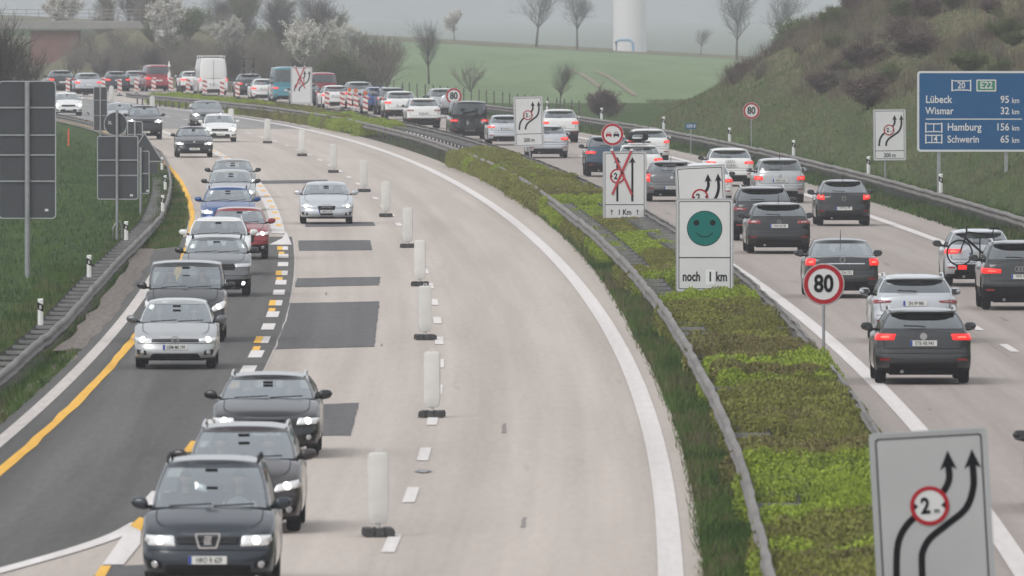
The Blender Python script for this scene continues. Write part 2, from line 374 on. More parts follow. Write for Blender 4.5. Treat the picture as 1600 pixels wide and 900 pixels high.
# chequered white and yellow divider
strip('road_marking', 400, 700, lambda y: -7.82 - .0015 * max(0, y - 500) - .21, lambda y: -7.82 - .0015 * max(0, y - 500) + .21, .012, wline)
quad_px('road_marking', [(420, 383), (441, 373), (447, 362), (456, 383)], .016, wline)
y = 193.9
for k in range(18):
    full = k % 3 != 2
    strip('divider_block', y - 2.6, y + 2.6, -7.87 if full else -7.74, -7.58, .013, wline, step=1.3)
    if not full: strip('divider_block', y - 2.6, y + 2.6, -7.90, -7.742, .014, yline, step=1.3)
    elif k % 3 == 1: strip('divider_block', y + 2.65, y + 5.6, -7.86, -7.70, .014, yline, step=1)
    y += 10.8
y = 412
while y < 640:
    strip('divider_block', y, y + 3, -7.83 - .0015 * max(0, y - 500) - .02, -7.83 - .0015 * max(0, y - 500) + .16, .016, yline, step=1.5); y += 11.5
# tracks in the field
dirt = road_mat('bare earth track', (.20, .165, .115), (.27, .225, .16), .2)
def gz(x, y): return float(ground_z(x, y))
for pts in ([(888, 108), (905, 114), (922, 124), (936, 136)], [(932, 111), (955, 122), (975, 136), (992, 149)]):
    P = [G(*q, -.0) for q in pts]; V = []
    for x, y in P: V += [(x - .22, y, gz(x - .22, y) + .05), (x + .22, y, gz(x + .22, y) + .05)]
    me = np_mesh('field_track', V, [(2 * i, 2 * i + 1, 2 * i + 3, 2 * i + 2) for i in range(3)], [dirt]); me.uv_layers.new(name='UVMap')
    tag(link('path', me), kind='structure')
# far wooded hills behind the field
rng = np.random.default_rng(4)
hx = np.linspace(-900, 900, 160); top = np.interp(hx, [-900, -330, -270, -190, -110, 900], [-6, -6, 4, 22, 42, 54]) + vnoise(hx * .05, hx * 0, 2) * 9 + vnoise(hx * .2, hx * 0, 6) * 4
HY = [6900, 6980, 7150, 7900]
V = []; 
for q, f in zip(HY, (0, .55, 1, .9)):
    for i, x in enumerate(hx): V.append((x, q + 25 * math.sin(i * 1.7), -16 + (top[i] + 16) * f + (vnoise(np.array(x * .35), np.array(q * .1), 8) * 4 if f > 0 else 0)))
Fh = [(r * 160 + i, r * 160 + i + 1, (r + 1) * 160 + i + 1, (r + 1) * 160 + i) for r in range(3) for i in range(159)]
hm = mat('far woods', (.05, .065, .055), .95, col2=(.09, .105, .085), scale=.05)
tag(link('hills', np_mesh('hills', V, Fh, [hm])), 'wooded hills far beyond the field', kind='structure')

# ================================================================ crash barriers
def barrier(name, label, off, face, ya, yb, zb, spacing=4.0, arm=.5, wob=.012, post_from=None):
    """face = +1: beam faces +X.  beam, posts (behind it by arm), spacers"""
    fo = off if callable(off) else (lambda y: off)
    zf = zb if callable(zb) else (lambda y: zb)
    root = thing(name, label, 'crash barrier', (float(E(ya)) + fo(ya), ya, zf(ya)))
    O = Vector(root.location); rnd = random.Random(int(ya + abs(fo(ya)) * 100))
    prof = [(-.0, .75), (.05, .745), (.085, .70), (.085, .66), (.02, .62), (.0, .595), (.02, .57), (.085, .53), (.085, .49), (.05, .445), (0, .44)]
    ys = np.arange(ya, yb + .1, 2.0); P = np.zeros((len(ys), len(prof), 3))
    jx = [rnd.gauss(0, wob) for _ in ys]; jz = [rnd.gauss(0, wob * .8) for _ in ys]
    for i, y in enumerate(ys):
        x = float(E(y)) + fo(y)
        for j, (d, h) in enumerate(prof): P[i, j] = (x + face * d + jx[i] - O.x, y - O.y, zf(y) + h + jz[i] - O.z)
    mb = MB(); mb.grid(P); P2 = P.copy(); P2[:, :, 0] -= face * .006; mb.grid(P2)
    mb.obj('beam', [railm], root, smooth_deg=50)
    def post_at(mb, y):
        x = float(E(y)) + fo(y) - face * arm; mb.box((x - O.x, y - O.y, zf(y) + .23 - O.z), (.10, .06, .64))
    def sp_at(mb, y):
        x = float(E(y)) + fo(y) - face * arm * .5; mb.box((x - O.x, y - O.y, zf(y) + .50 - O.z), (arm + .10, .09, .07))
    py = list(np.arange(ya + 1, yb, spacing)); 
    lo = [y for y in py if y > (post_from or 0)][:100]; rest = [y for y in py if y not in lo]
    for y in lo:
        mb = MB(); post_at(mb, y); mb.obj('post', [railp], root)
        mb = MB(); sp_at(mb, y); mb.obj('spacer', [spm], root)
    if rest:
        mb = MB(); [post_at(mb, y) for y in rest]; tag(mb.obj('post', [railp], root), None, kind='stuff')
        mb = MB(); [sp_at(mb, y) for y in rest]; tag(mb.obj('spacer', [spm], root), None, kind='stuff')
    if arm > .3:                                # rear tie band
        P3 = np.zeros((len(ys), 2, 3))
        for i, y in enumerate(ys):
            x = float(E(y)) + fo(y) - face * (arm + .07); P3[i, 0] = (x - O.x, y - O.y, zf(y) + .53 - O.z); P3[i, 1] = (x - O.x, y - O.y, zf(y) + .45 - O.z)
        mb = MB(); mb.grid(P3); P4 = P3.copy(); P4[:, :, 0] -= .008; mb.grid(P4); mb.obj('tie_band', [railp], root)
    return root
railm = mat('weathered barrier beam', (.125, .113, .105), .7, .1, col2=(.24, .222, .208), scale=1.2, stretch=(1, .25, 3))
spm = mat('spacer steel', (.24, .235, .23), .6, .2, var=.25, scale=3)
railp = mat('dark barrier post', (.05, .052, .056), .7, .2, col2=(.13, .13, .135), scale=2)
def wiggle(f): return f
barrier('crash_barrier', 'long steel barrier on the median edge, beside the empty pale lanes and the planted strip', lambda y: float(np.interp(y, [150, 240, 310, 400, 480, 600, 720, 780, 830], [1.22, 1.05, 1.1, 1.25, 1.55, 1.6, 1.25, .5, -.2])), -1, 130, 832, 0, spacing=4.0, arm=.62, post_from=158)
barrier('crash_barrier', 'steel barrier seen from behind along the planted strip, beside the departing lanes', lambda y: float(np.interp(y, [150, 200, 240, 315, 600], [3.36, 3.38, 3.45, 3.66, 3.6])), 1, 130, 832, 0, spacing=4.0, arm=.62, post_from=158)
lz = -.5
LRY = []
for q in [(0, 580), (50, 538), (100, 495), (145, 445), (185, 400), (225, 362), (250, 335), (263, 300), (262, 262), (250, 236)]:
    x, y = G(*q, lz + .75); LRY.append((y, x - float(E(y))))
LRY.sort(); 
def left_off(y): return float(np.interp(y, [a for a, b in LRY], [b for a, b in LRY]))
barrier('crash_barrier', 'wavy steel barrier along the grass bank beside the oncoming queue', left_off, 1, 150, 850, lz, spacing=4.0, arm=.6, post_from=232)
barrier('crash_barrier', 'steel barrier with close posts at the foot of the cutting slope', lambda y: 14.75 - .0 * y, -1, 330, 960, -.03, spacing=2.0, arm=.5, post_from=370)

seal = road_mat('joint sealant', (.27, .235, .21), (.33, .29, .26))
for off_ in (.05,): strip('road_joint', 130, 520, off_ - .012, off_ + .012, .006, seal)
for off_ in (8.05, 11.9): strip('road_joint', 130, 520, off_ - .012, off_ + .012, .006, seal)
tar = road_mat('oil stained wheel track', (.20, .18, .165), (.30, .27, .25))
rr_ = random.Random(8)
for k in range(14):
    a = rr_.choice([-2.6, -5.0, -6.2, 5.6, 7.0, 9.2, 10.6]) + rr_.uniform(-.5, .5); y = rr_.uniform(165, 460); l_ = rr_.uniform(.8, 5)
    strip('tyre_scuff', y, y + l_, a, a + rr_.uniform(.03, .09), .007, tar, step=l_ / 3, jag=.015)

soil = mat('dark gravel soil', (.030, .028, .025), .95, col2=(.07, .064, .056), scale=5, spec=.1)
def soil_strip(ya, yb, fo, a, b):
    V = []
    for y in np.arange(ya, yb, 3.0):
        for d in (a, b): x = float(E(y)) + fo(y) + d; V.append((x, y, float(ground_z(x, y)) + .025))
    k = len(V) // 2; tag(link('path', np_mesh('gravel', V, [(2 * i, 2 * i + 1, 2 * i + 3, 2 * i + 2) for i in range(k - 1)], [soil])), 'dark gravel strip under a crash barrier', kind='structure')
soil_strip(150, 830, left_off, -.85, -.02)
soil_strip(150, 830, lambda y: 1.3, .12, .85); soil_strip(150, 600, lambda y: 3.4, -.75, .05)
# ================================================================ vehicles
T0 = dict(L=4.25, W=1.78, H=1.47, nose=.70, cowlz=.98, belt=.96, rbase=1.00, cowl=1.05, rf=1.95, rr=.62, rb=.17, hood=.05, fo=.86, wb=2.62, tire=.32,
          gb=.905, gt=.71, nf=3.2, Df=.54, nr=3.6, Dr=.36, qw=True, cargo=False, trim=.0, sill=.21)
TYPES = {
 'hatch': {}, 'small': dict(L=4.0, W=1.74, H=1.49, rr=.75, rb=.14, gt=.69, cowl=.95, rf=1.75, fo=.80, wb=2.5, qw=False, nr=2.9, Dr=.5),
 'sedan': dict(L=4.7, W=1.82, H=1.44, cowl=1.28, rf=2.12, rr=1.55, rb=.72, rbase=1.02, fo=.88, wb=2.8, qw=False),
 'lift': dict(L=4.65, W=1.80, H=1.46, cowl=1.2, rf=2.05, rr=1.35, rb=.50, rbase=1.03, fo=.9, wb=2.75, qw=False),
 'estate': dict(L=4.75, W=1.83, H=1.48, cowl=1.22, rf=2.1, rr=.55, rb=.13, rbase=1.02, fo=.9, wb=2.8, gt=.72),
 'suv': dict(L=4.42, W=1.84, H=1.65, nose=.86, cowlz=1.12, belt=1.10, rbase=1.13, cowl=1.08, rf=1.85, rr=.60, rb=.15, fo=.88, wb=2.65, tire=.355, gt=.735, trim=.3, sill=.28, Df=.5),
 'mpv': dict(L=4.5, W=1.81, H=1.68, nose=.76, cowlz=1.06, belt=1.03, rbase=1.06, cowl=1.0, rf=1.95, rr=.42, rb=.12, fo=.88, wb=2.75, gt=.735, hood=.06),
 'van': dict(L=4.95, W=1.91, H=1.94, nose=.92, cowlz=1.2, belt=1.14, rbase=1.10, cowl=.78, rf=1.55, rr=.16, rb=.07, fo=.9, wb=3.0, gt=.83, gb=.93, tire=.34, nr=6, Dr=.2, Df=.4),
 'cargo': dict(L=5.9, W=1.98, H=2.62, nose=1.0, cowlz=1.32, belt=1.22, rbase=1.2, cowl=.8, rf=1.75, rr=.14, rb=.06, fo=.95, wb=3.6, gt=.84, gb=.95, tire=.35, nr=7, Dr=.18, Df=.4, cargo=True),
}
NQ, NS, NG = 10, 44, 10
VS = np.array([0, .08, .18, .30, .42, .54, .66, .77, .86, .93, 1.0])
def tof(prof, v): return np.interp(v, [a for a, b in prof], [b for a, b in prof])
WPROF = [(0, .945), (.08, .972), (.18, .99), (.3, 1), (.5, .998), (.64, .992), (.77, 1.0), (.86, .985), (.93, .962), (1, .925)]
FPROF = [(0, .11), (.08, .04), (.18, .005), (.30, .0), (.42, .0), (.54, .02), (.66, .055), (.77, .065), (.86, .085), (.93, .13), (1, .25)]
RPROF = [(0, .16), (.08, .07), (.2, .0), (.42, .01), (.5, .045), (.62, .05), (.8, .065), (.93, .085), (1, .12)]

class Body:
    def __init__(s, typ, **kw):
        d = dict(T0); d.update(TYPES[typ]); d.update(kw); s.__dict__.update(d); s.typ = typ
        s.hw = s.W / 2; s.yf = -s.L / 2; s.yr = s.L / 2
        a = np.linspace(0, math.pi / 2, NQ + 1); sf = np.linspace(0, 1, NS + 1)[1:-1]
        N = 2 * (NQ + 1) + len(sf); s.N = N
        P = np.zeros((N, len(VS), 3))
        for j, v in enumerate(VS):
            w_ = s.hw * tof(WPROF, v); f, r = tof(FPROF, v), tof(RPROF, v)
            xf = w_ * np.sin(a) ** (2 / s.nf); yf = s.yf + f + s.Df * (1 - np.clip(np.cos(a), 0, 1) ** (2 / s.nf))
            xr = w_ * np.sin(a[::-1]) ** (2 / s.nr); yr = s.yr - r - s.Dr * (1 - np.clip(np.cos(a[::-1]), 0, 1) ** (2 / s.nr))
            ys = yf[-1] + (yr[0] - yf[-1]) * sf
            P[:, j, 0] = np.concatenate([xf, np.full(len(sf), w_), xr]); P[:, j, 1] = np.concatenate([yf, ys, yr])
        s.ya = [s.yf + s.fo, s.yf + s.fo + s.wb]
        zb = np.full(N, s.sill); Ra = s.tire + .055; ym = P[:, 4, 1]
        zb = np.where((np.arange(N) <= NQ - 2), s.sill - .01, zb); zb = np.where(np.arange(N) >= N - NQ + 1, s.sill + .05, zb)
        for y0 in s.ya:
            dy = ym - y0; ins = (np.abs(dy) < Ra) & (P[:, 4, 0] > .93 * s.hw)
            zb = np.where(ins, np.maximum(zb, s.tire + np.sqrt(np.clip(Ra ** 2 - dy ** 2, 0, None))), zb)
        s.zb = zb; s.zt = s.topz(P[:, -1, 1])
        P[:, :, 2] = zb[:, None] + VS[None, :] * (s.zt - zb)[:, None]
        s.P = P
    def topz(s, y):
        y = np.asarray(y, float); c0 = s.yf + s.cowl; r0 = s.yr - s.rb
        hood = s.nose + (s.cowlz - .02 - s.nose) * np.clip((y - s.yf - .25) / (s.cowl - .25), 0, 1) ** .75
        side = s.cowlz - .02 + (s.rbase - s.cowlz + .02) * np.clip((y - c0) / (r0 - c0), 0, 1)
        rear = s.rbase - .05 * np.clip((y - r0) / max(.01, s.rb), 0, 1)
        return np.where(y < c0, hood, np.where(y < r0, side, rear))
    def roofz(s, y):
        yt0, yt1 = s.yf + s.rf, s.yr - s.rr; t = (y - yt0) / (yt1 - yt0)
        return s.H - .055 - .035 * (1 - t) ** 2 * (t < 1) - .05 * np.clip(t - .45, 0, 1) ** 2 * 3
    def pt(s, u, v, sg=1):
        u = min(max(u, 0), s.N - 1.001); i = int(u); f = u - i
        vi = float(np.interp(v, VS, np.arange(len(VS)))); vi = min(max(vi, 0), len(VS) - 1.001); j = int(vi); g = vi - j
        P = s.P; q = (P[i, j] * (1 - f) + P[i + 1, j] * f) * (1 - g) + (P[i, j + 1] * (1 - f) + P[i + 1, j + 1] * f) * g
        return Vector((q[0] * sg, q[1], q[2]))
    def loc(s, xf, z, rear=False):
        sg = 1 if xf >= 0 else -1; xf = abs(xf); n_ = s.nr if rear else s.nf
        if xf <= 1: u = math.asin(min(1, xf ** (n_ / 2))) / (math.pi / 2) * NQ
        else: u = NQ + (xf - 1) * s.hw / ((s.L - s.Df - s.Dr) / NS)
        if rear: u = s.N - 1 - u
        i = min(int(u), s.N - 2); f = u - i
        zb = s.zb[i] * (1 - f) + s.zb[i + 1] * f; zt = s.zt[i] * (1 - f) + s.zt[i + 1] * f
        return u, (z - zb) / (zt - zb), sg
    def on(s, xf, z, rear=False, eps=.006):
        u, v, sg = s.loc(xf, z, rear); v = min(max(v, 0.002), .998)
        p = s.pt(u, v, sg); du = s.pt(u + .25, v, sg) - s.pt(u - .25, v, sg); dv = s.pt(u, min(v + .03, 1), sg) - s.pt(u, max(v - .03, 0), sg)
        nrm = du.cross(dv)
        if nrm.length < 1e-9: nrm = Vector((0, 1 if rear else -1, 0))
        nrm.normalize()
        out = Vector((p.x * .6, p.y - (s.yr - 1.0 if rear else s.yf + 1.0), 0))
        if nrm.dot(out) < 0: nrm = -nrm
        return p + nrm * eps
    def patch(s, mb, quad, rear=False, eps=.006, n=8, m=4, mi=0):
        """quad: (xf, z) bottom-inner, bottom-outer, top-outer, top-inner; given a rim that runs back into the body"""
        P = np.zeros((n + 1, m + 1, 3))
        for i in range(n + 1):
            for j in range(m + 1):
                a, b = i / n, j / m
                q = [(quad[0][k] * (1 - a) + quad[1][k] * a) * (1 - b) + (quad[3][k] * (1 - a) + quad[2][k] * a) * b for k in (0, 1)]
                e = eps if (0 < i < n and 0 < j < m) or m < 3 or n < 3 else eps - .026
                aa = min(max(a, .02), .98); 
                P[i, j] = s.on(q[0], q[1], rear, e)
        mb.grid(P, mi); return mb
    def disc(s, mb, xf, z, r, rear=False, eps=.012, n=14, mi=0, squash=1.0):
        P = np.zeros((n, 3, 3))
        for i in range(n):
            a = 2 * math.pi * i / n
            for j, k in enumerate((0.0, .7, 1.0)):
                P[i, j] = s.on(xf + r * k * math.cos(a) / s.hw, z + r * k * math.sin(a) * squash, rear, eps - (.01 if j == 2 else 0))
        mb.grid(P, mi, loop_u=True); return mb
    # --- shells
    def build_body(s, paint, interior):
        mb = MB(); N = s.N; P = s.P; Pl = P[::-1].copy(); Pl[:, :, 0] *= -1
        full = np.concatenate([P, Pl[1:-1]], 0)
        def mf(i, j):
            k = i if i < N else 2 * N - 2 - i
            if VS[j] < s.trim - .02: return 1
            ii = k if k < N else N - 1
            if VS[j] < .07: return 1
            return 0
        mb.grid(full, loop_u=True, mf=mf)
        M = 11; C = np.zeros((N, M, 3)); tt = np.linspace(-1, 1, M)
        c0, r0 = s.yf + s.cowl, s.yr - s.rb
        for i in range(N):
            x, y, z = P[i, -1]; cr = s.hood * (1.0 if y < c0 + .3 else .5) * min(1, (i + .01) / 5) * min(1, (N - 1 - i) / 3)
            for j, q in enumerate(tt): C[i, j] = (x * q, y, z + cr * (1 - abs(q) ** 2.6))
        mb.grid(C, mf=lambda i, j: 2 if c0 + .14 < P[i, -1, 1] < r0 - .10 else 0)
        # bonnet gaps and front bumper joint
        for sg in (1, -1):
            ln = [i for i in range(5, N) if P[i, -1, 1] < c0 + .05]; Lp = np.zeros((len(ln), 2, 3))
            for k, i in enumerate(ln):
                for w_, q in ((0, .865), (1, .880)):
                    x, y, z = P[i, -1]; cr = s.hood * min(1, (i + .01) / 5); Lp[k, w_] = (sg * x * q, y, z + cr * (1 - q ** 2.6) + .006)
            mb.grid(Lp, 1)
        s.patch(mb, [(-1.0, .545), (1.0, .545), (1.0, .557), (-1.0, .557)], False, .006, 24, 1, 1)
        # dark underbody
        mb.box((0, 0, .30), (s.W * .70, s.L - .55, .24), 1)
        mb.box((0, s.ya[0], .45), (s.W * .86, s.tire * 2.0, .5), 1); mb.box((0, s.ya[1], .45), (s.W * .86, s.tire * 2.0, .5), 1)
        # shut lines
        g = .012 / s.hw
        zt = float(s.zt[0])
        for sg in (1, -1):
            s.patch(mb, [(sg * .80, .70), (sg * (.80 + g), .70), (sg * (.84 + g), s.rbase - .06), (sg * .84, s.rbase - .06)], True, .006, 1, 12, 1)
        s.patch(mb, [(-.80, .695), (.80, .695), (.80, .707), (-.80, .707)], True, .006, 20, 1, 1)
        s.patch(mb, [(-.98, .60), (.98, .60), (.98, .612), (-.98, .612)], True, .006, 24, 1, 1)
        # glasshouse
        us = [0, 1.5, 3, 4.5, 6, 7.4, 8.2, 9.2]; side = [0, .10, .22, .34, .44, .485, .6, .72, .82, .875, .94, 1.0]
        Lst = [('f', q) for q in us] + [('s', q) for q in side] + [('r', q) for q in reversed(us)]
        gl = [0, .05, .22, .42, .62, .8, .925, 1.0]
        def ring(yf, yr, hw, D, q):
            k, v = q
            Df_ = D; Dr_ = min(.3, D)
            if k == 's': return hw, yf + Df_ + (yr - yf - Df_ - Dr_) * v
            a = v / NQ * math.pi / 2; n_ = 2.8 if k == 'f' else 3.4
            x = hw * math.sin(a) ** (2 / n_); dd = (1 - max(0, math.cos(a)) ** (2 / n_))
            return (x, yf + Df_ * dd) if k == 'f' else (x, yr - Dr_ * dd)
        Hs = np.zeros((len(Lst), len(gl), 3))
        for i, q in enumerate(Lst):
            x0, y0 = ring(s.yf + s.cowl, s.yr - s.rb, s.hw * s.gb, .42, q); x1, y1 = ring(s.yf + s.rf, s.yr - s.rr, s.hw * s.gt, .22, q)
            z0 = float(s.topz(min(max(y0, s.yf + s.cowl), s.yr - s.rb))) - .015; z1 = float(s.roofz(y1))
            if q[0] == 'f': z0 += s.hood * .75 * (1 - (q[1] / 10) ** 3)
            for j, g_ in enumerate(gl):
                bl = math.sin(math.pi * g_); Hs[i, j] = ((x0 + (x1 - x0) * g_) * (1 + .045 * bl), y0 + (y1 - y0) * g_ + (-.02 if q[0] == 'f' else .025 if q[0] == 'r' else 0) * bl, z0 + (z1 - z0) * g_)
        s.Hs, s.Lst = Hs, Lst
        nF, nS = len(us), len(side); A = nF; B = nF + nS          # index where the side / rear part starts
        sidx = {v: A + i for i, v in enumerate(side)}
        rl = 1 if s.cargo else 1
        win = {'windscreen': (0, 5, 1, 6), 'rear_window': (B + 2, len(Lst) - 1, 2 if s.rb < .4 else 1, 6)}
        sw = [(7, sidx[.44], 1, 6), (sidx[.485], sidx[.82], 1, 6)]
        if s.qw: sw.append((sidx[.875], B, 1, 6))
        if s.cargo: sw = [(7, sidx[.22], 1, 3)]; win = {'windscreen': (0, 5, 1, 3)}
        def inwin(i, j):
            for a, b, c_, d_ in list(win.values()) + sw:
                if a <= i < b and c_ <= j < d_: return True
            return False
        for sg in (1, -1):
            Q = Hs.copy(); Q[:, :, 0] *= sg
            def mfs(i, j):
                if j == 0 and i < 6: return 3
                if sidx[.44] <= i < sidx[.485] or (sidx[.82] <= i < sidx[.875]): return 3
                return 0
            mb.grid(Q, skip=inwin, mf=mfs)
        # roof
        M = 13; tt = np.linspace(-1, 1, M); C = np.zeros((len(Lst), M, 3))
        for i in range(len(Lst)):
            x, y, z = Hs[i, -1]; f = min(1, (i + .3) / 3) * min(1, (len(Lst) - 1 - i + .3) / 3)
            for j, q in enumerate(tt): C[i, j] = (x * q, y, z + .055 * f * (1 - abs(q) ** 3.2))
        mb.grid(C)
        s.win, s.sw = win, sw
        return mb.mesh('body', [paint, black, interior, black], 38, True)
    def window(s, name):
        a, b, c_, d_ = s.win[name]; mb = MB()
        Q = s.Hs[a:b + 1, c_:d_ + 1].copy()
        if name == 'windscreen': L_ = Q[::-1].copy(); full = np.concatenate([L_ * np.array([-1, 1, 1]), Q[1:]], 0)
        else: L_ = Q[::-1].copy(); full = np.concatenate([Q, (L_ * np.array([-1, 1, 1]))[1:]], 0)
        cen = full.mean((0, 1)); full = full + (np.array([0, .012 if name == 'windscreen' else -.012, 0]))
        mb.grid(full); return mb
    def side_window(s, k, sg):
        a, b, c_, d_ = s.sw[k]; Q = s.Hs[a:b + 1, c_:d_ + 1].copy(); Q[:, :, 0] = (Q[:, :, 0] - .012) * sg
        mb = MB(); mb.grid(Q); return mb

_shared = {}
def wheel_meshes(r, wd=.21):
    k = (round(r, 3), wd)
    if k not in _shared:
        mb = MB(); mb.lathe([(r * .62, -wd / 2), (r * .9, -wd / 2), (r * .985, -wd / 2 + .025), (r, -.03), (r, .03), (r * .985, wd / 2 - .025), (r * .9, wd / 2), (r * .62, wd / 2)], 28, 'X')
        ty = mb.mesh('tyre', [rubber], 40)
        mb = MB(); mb.lathe([(r * .66, .06), (r * .62, .085), (r * .58, .05), (r * .2, .065), (0.001, .07)], 28, 'X')
        for i in range(5):
            a = 2 * math.pi * i / 5; mb.box((.066, r * .34 * math.cos(a), r * .34 * math.sin(a)), (.02, .055, r * .52), rx=a - math.pi / 2 if False else -(math.pi / 2 - a) )
        rm = mb.mesh('rim', [alloy, black], 35)
        _shared[k] = (ty, rm)
    return _shared[k]
alloy = mat('wheel alloy', (.30, .30, .31), .35, .8, var=.1)
lens = mat('headlight lens', (.62, .63, .65), .15, .35)
lens_on = mat('lit headlight lens', (.62, .63, .65), .15, .3, emit=.22, ecol=(1, .96, .9))
def mk_emit(name, col, s): return mat(name, col, .3, emit=s, ecol=col)
bulb = mk_emit('lit headlamp', (1, .95, .86), 5.0); drl = mk_emit('lit daytime lamp', (.95, .97, 1), 3.5); fogm = mat('fog lamp', (.5, .5, .5), .2, .5)
tail_off = mat('tail lens', (.26, .012, .015), .18, coat=.6); tail_on = mk_emit('lit tail lamp', (1, .018, .014), .55); tail_core = mk_emit('lit brake lamp core', (1, .16, .11), 1.25)
clear = mat('clear lens', (.62, .60, .60), .15, .3)
chrome = mat('chrome trim', (.62, .62, .63), .15, .9)
platem = mat('number plate', (.66, .66, .63), .4, var=.03); blue = mat('plate band', (.01, .05, .33), .4); ink = mat('black lettering', (.006, .006, .007), .8, spec=.08)
inter = mat('dark cabin', (.016, .017, .018), .85, var=.2, spec=.15); seatm = mat('seat cloth', (.03, .031, .034), .85, var=.3, scale=6)
gl_f = glass('windscreen glass', (.58, .63, .63), .50); gl_s = glass('side glass', (.22, .24, .25), .5); gl_p = glass('privacy glass', (.055, .06, .065), .5)
def paint(name, col, metal=.35, rough=.3): return mat('paint ' + name, col, rough, metal, coat=.8, var=.04, scale=1.5, spec=.3)
PAINT = dict(white=paint('white', (.72, .72, .70), 0, .35), silver=paint('silver', (.42, .43, .43), .55), lightsilver=paint('pale silver', (.50, .52, .545), .45), grey=paint('mid grey', (.13, .135, .14), .4),
  dark=paint('dark grey', (.026, .027, .029), .35), black=paint('black', (.006, .0065, .008), .2), bluegrey=paint('blue grey', (.018, .026, .036), .35), brown=paint('dark plum brown', (.032, .024, .026), .35),
  blue=paint('blue', (.010, .060, .22), .3), red=paint('deep red', (.26, .018, .022), .3), vred=paint('van red', (.30, .03, .04), .05), teal=paint('teal', (.05, .24, .30), .1), petrol=paint('petrol blue', (.018, .05, .085), .3), beige=paint('greige', (.22, .215, .20), .45))

_fcache = {}
def text_mesh(txt, h, m, th=.002, bold=0.0, cond=1.0, align='CENTER'):
    key = (txt, round(h, 4), m.name, bold, cond, align)
    if key in _fcache: return _fcache[key]
    cu = bpy.data.curves.new('lettering', 'FONT'); cu.body = txt; cu.size = h / .70; cu.align_x = align; cu.align_y = 'BOTTOM_BASELINE' if False else 'BOTTOM'
    cu.extrude = th / 2; cu.offset = bold * h; cu.resolution_u = 3
    o = bpy.data.objects.new('lettering', cu); COL.objects.link(o); bpy.context.view_layer.update()
    me = bpy.data.meshes.new_from_object(o.evaluated_get(bpy.context.evaluated_depsgraph_get())); bpy.data.objects.remove(o); bpy.data.curves.remove(cu)
    n = len(me.vertices); co = np.zeros(n * 3, np.float32); me.vertices.foreach_get('co', co); co = co.reshape(-1, 3)
    z0 = 0.0
    q = np.stack([co[:, 0] * cond, -co[:, 2], co[:, 1] - co[:, 1].min()], -1)          # stand it upright, facing -Y
    me.vertices.foreach_set('co', q.ravel().astype(np.float32)); me.materials.clear(); me.materials.append(m); me.update(); me.name = 'lettering'
    _fcache[key] = me; return me
def text(parent, txt, h, m, x, y, z, bold=0.0, cond=1.0, rz=0.0, name='lettering', align='CENTER'):
    o = link(name, text_mesh(txt, h, m, .003, bold, cond, align), parent); o.location = (x, y, z); o.rotation_euler = (0, 0, rz); return o

def emblem(kind, r):
    mb = MB()
    if kind == 'rings':
        for k in (-1.5, -.5, .5, 1.5): mb.lathe([(r * .62 * a + r * .06 * b, c_) for a, b, c_ in ((1, -1, 0), (1, -1, -.01), (1, 1, -.01), (1, 1, 0))], 18, 'Y', (k * r * .88, 0, 0))
        return mb
    if kind == 'shield':                       # trapezoid ring with a stacked S block
        o = [(-.165, .10), (.165, .10), (.175, .06), (.13, -.10), (.11, -.115), (-.11, -.115), (-.13, -.10), (-.175, .06)]
        ring = np.array([[(x, 0, z), (x, -.018, z), (x * .84, -.018, z * .80), (x * .84, 0, z * .80)] for x, z in o]); mb.grid(ring, loop_u=True)
        for zz, xo in ((.045, .006), (.012, 0), (-.021, -.006), (-.05, 0)): mb.box((xo, -.012, zz), (.10, .012, .022))
        return mb
    mb.lathe([(r * .82, 0), (r * .82, -.012), (r, -.012), (r, 0)], 22, 'Y')
    if kind == 'bolt': mb.prism([(-r * 1.0, r * .12), (r * .1, r * .12), (r * .1, -.02), (r, -r * .12), (-r * .1, -r * .12), (-r * .1, .02)], -.010, 0)
    elif kind == 'star':
        for k in range(3):
            a = math.pi / 2 + k * 2.0944; mb.tube([(0, -.006, 0), (r * .9 * math.cos(a), -.006, r * .9 * math.sin(a))], [r * .13, r * .04], 5)
    elif kind == 'vee':
        for sg in (1, -1): mb.tube([(sg * r * .75, -.006, r * .35), (sg * r * .33, -.006, -r * .7), (0, -.006, 0)], r * .07, 5); mb.tube([(sg * r * .45, -.006, r * .75), (0, -.006, r * .05)], r * .07, 5)
    elif kind == 'ovals':
        for k in (1, .55): mb.lathe([(r * .66 * k, 0), (r * .66 * k, -.012), (r * .8 * k, -.012), (r * .8 * k, 0)], 16, 'Y', (0, 0, r * .1))
    elif kind == 'oval': mb.lathe([(0.001, -.008), (r * .82, -.008)], 20, 'Y')
    else: mb.lathe([(0.001, -.008), (r * .82, -.006)], 20, 'Y')
    return mb

def heading_rz(Y, toward): 
    a = -math.atan(slope(Y)); return a if toward else a + math.pi

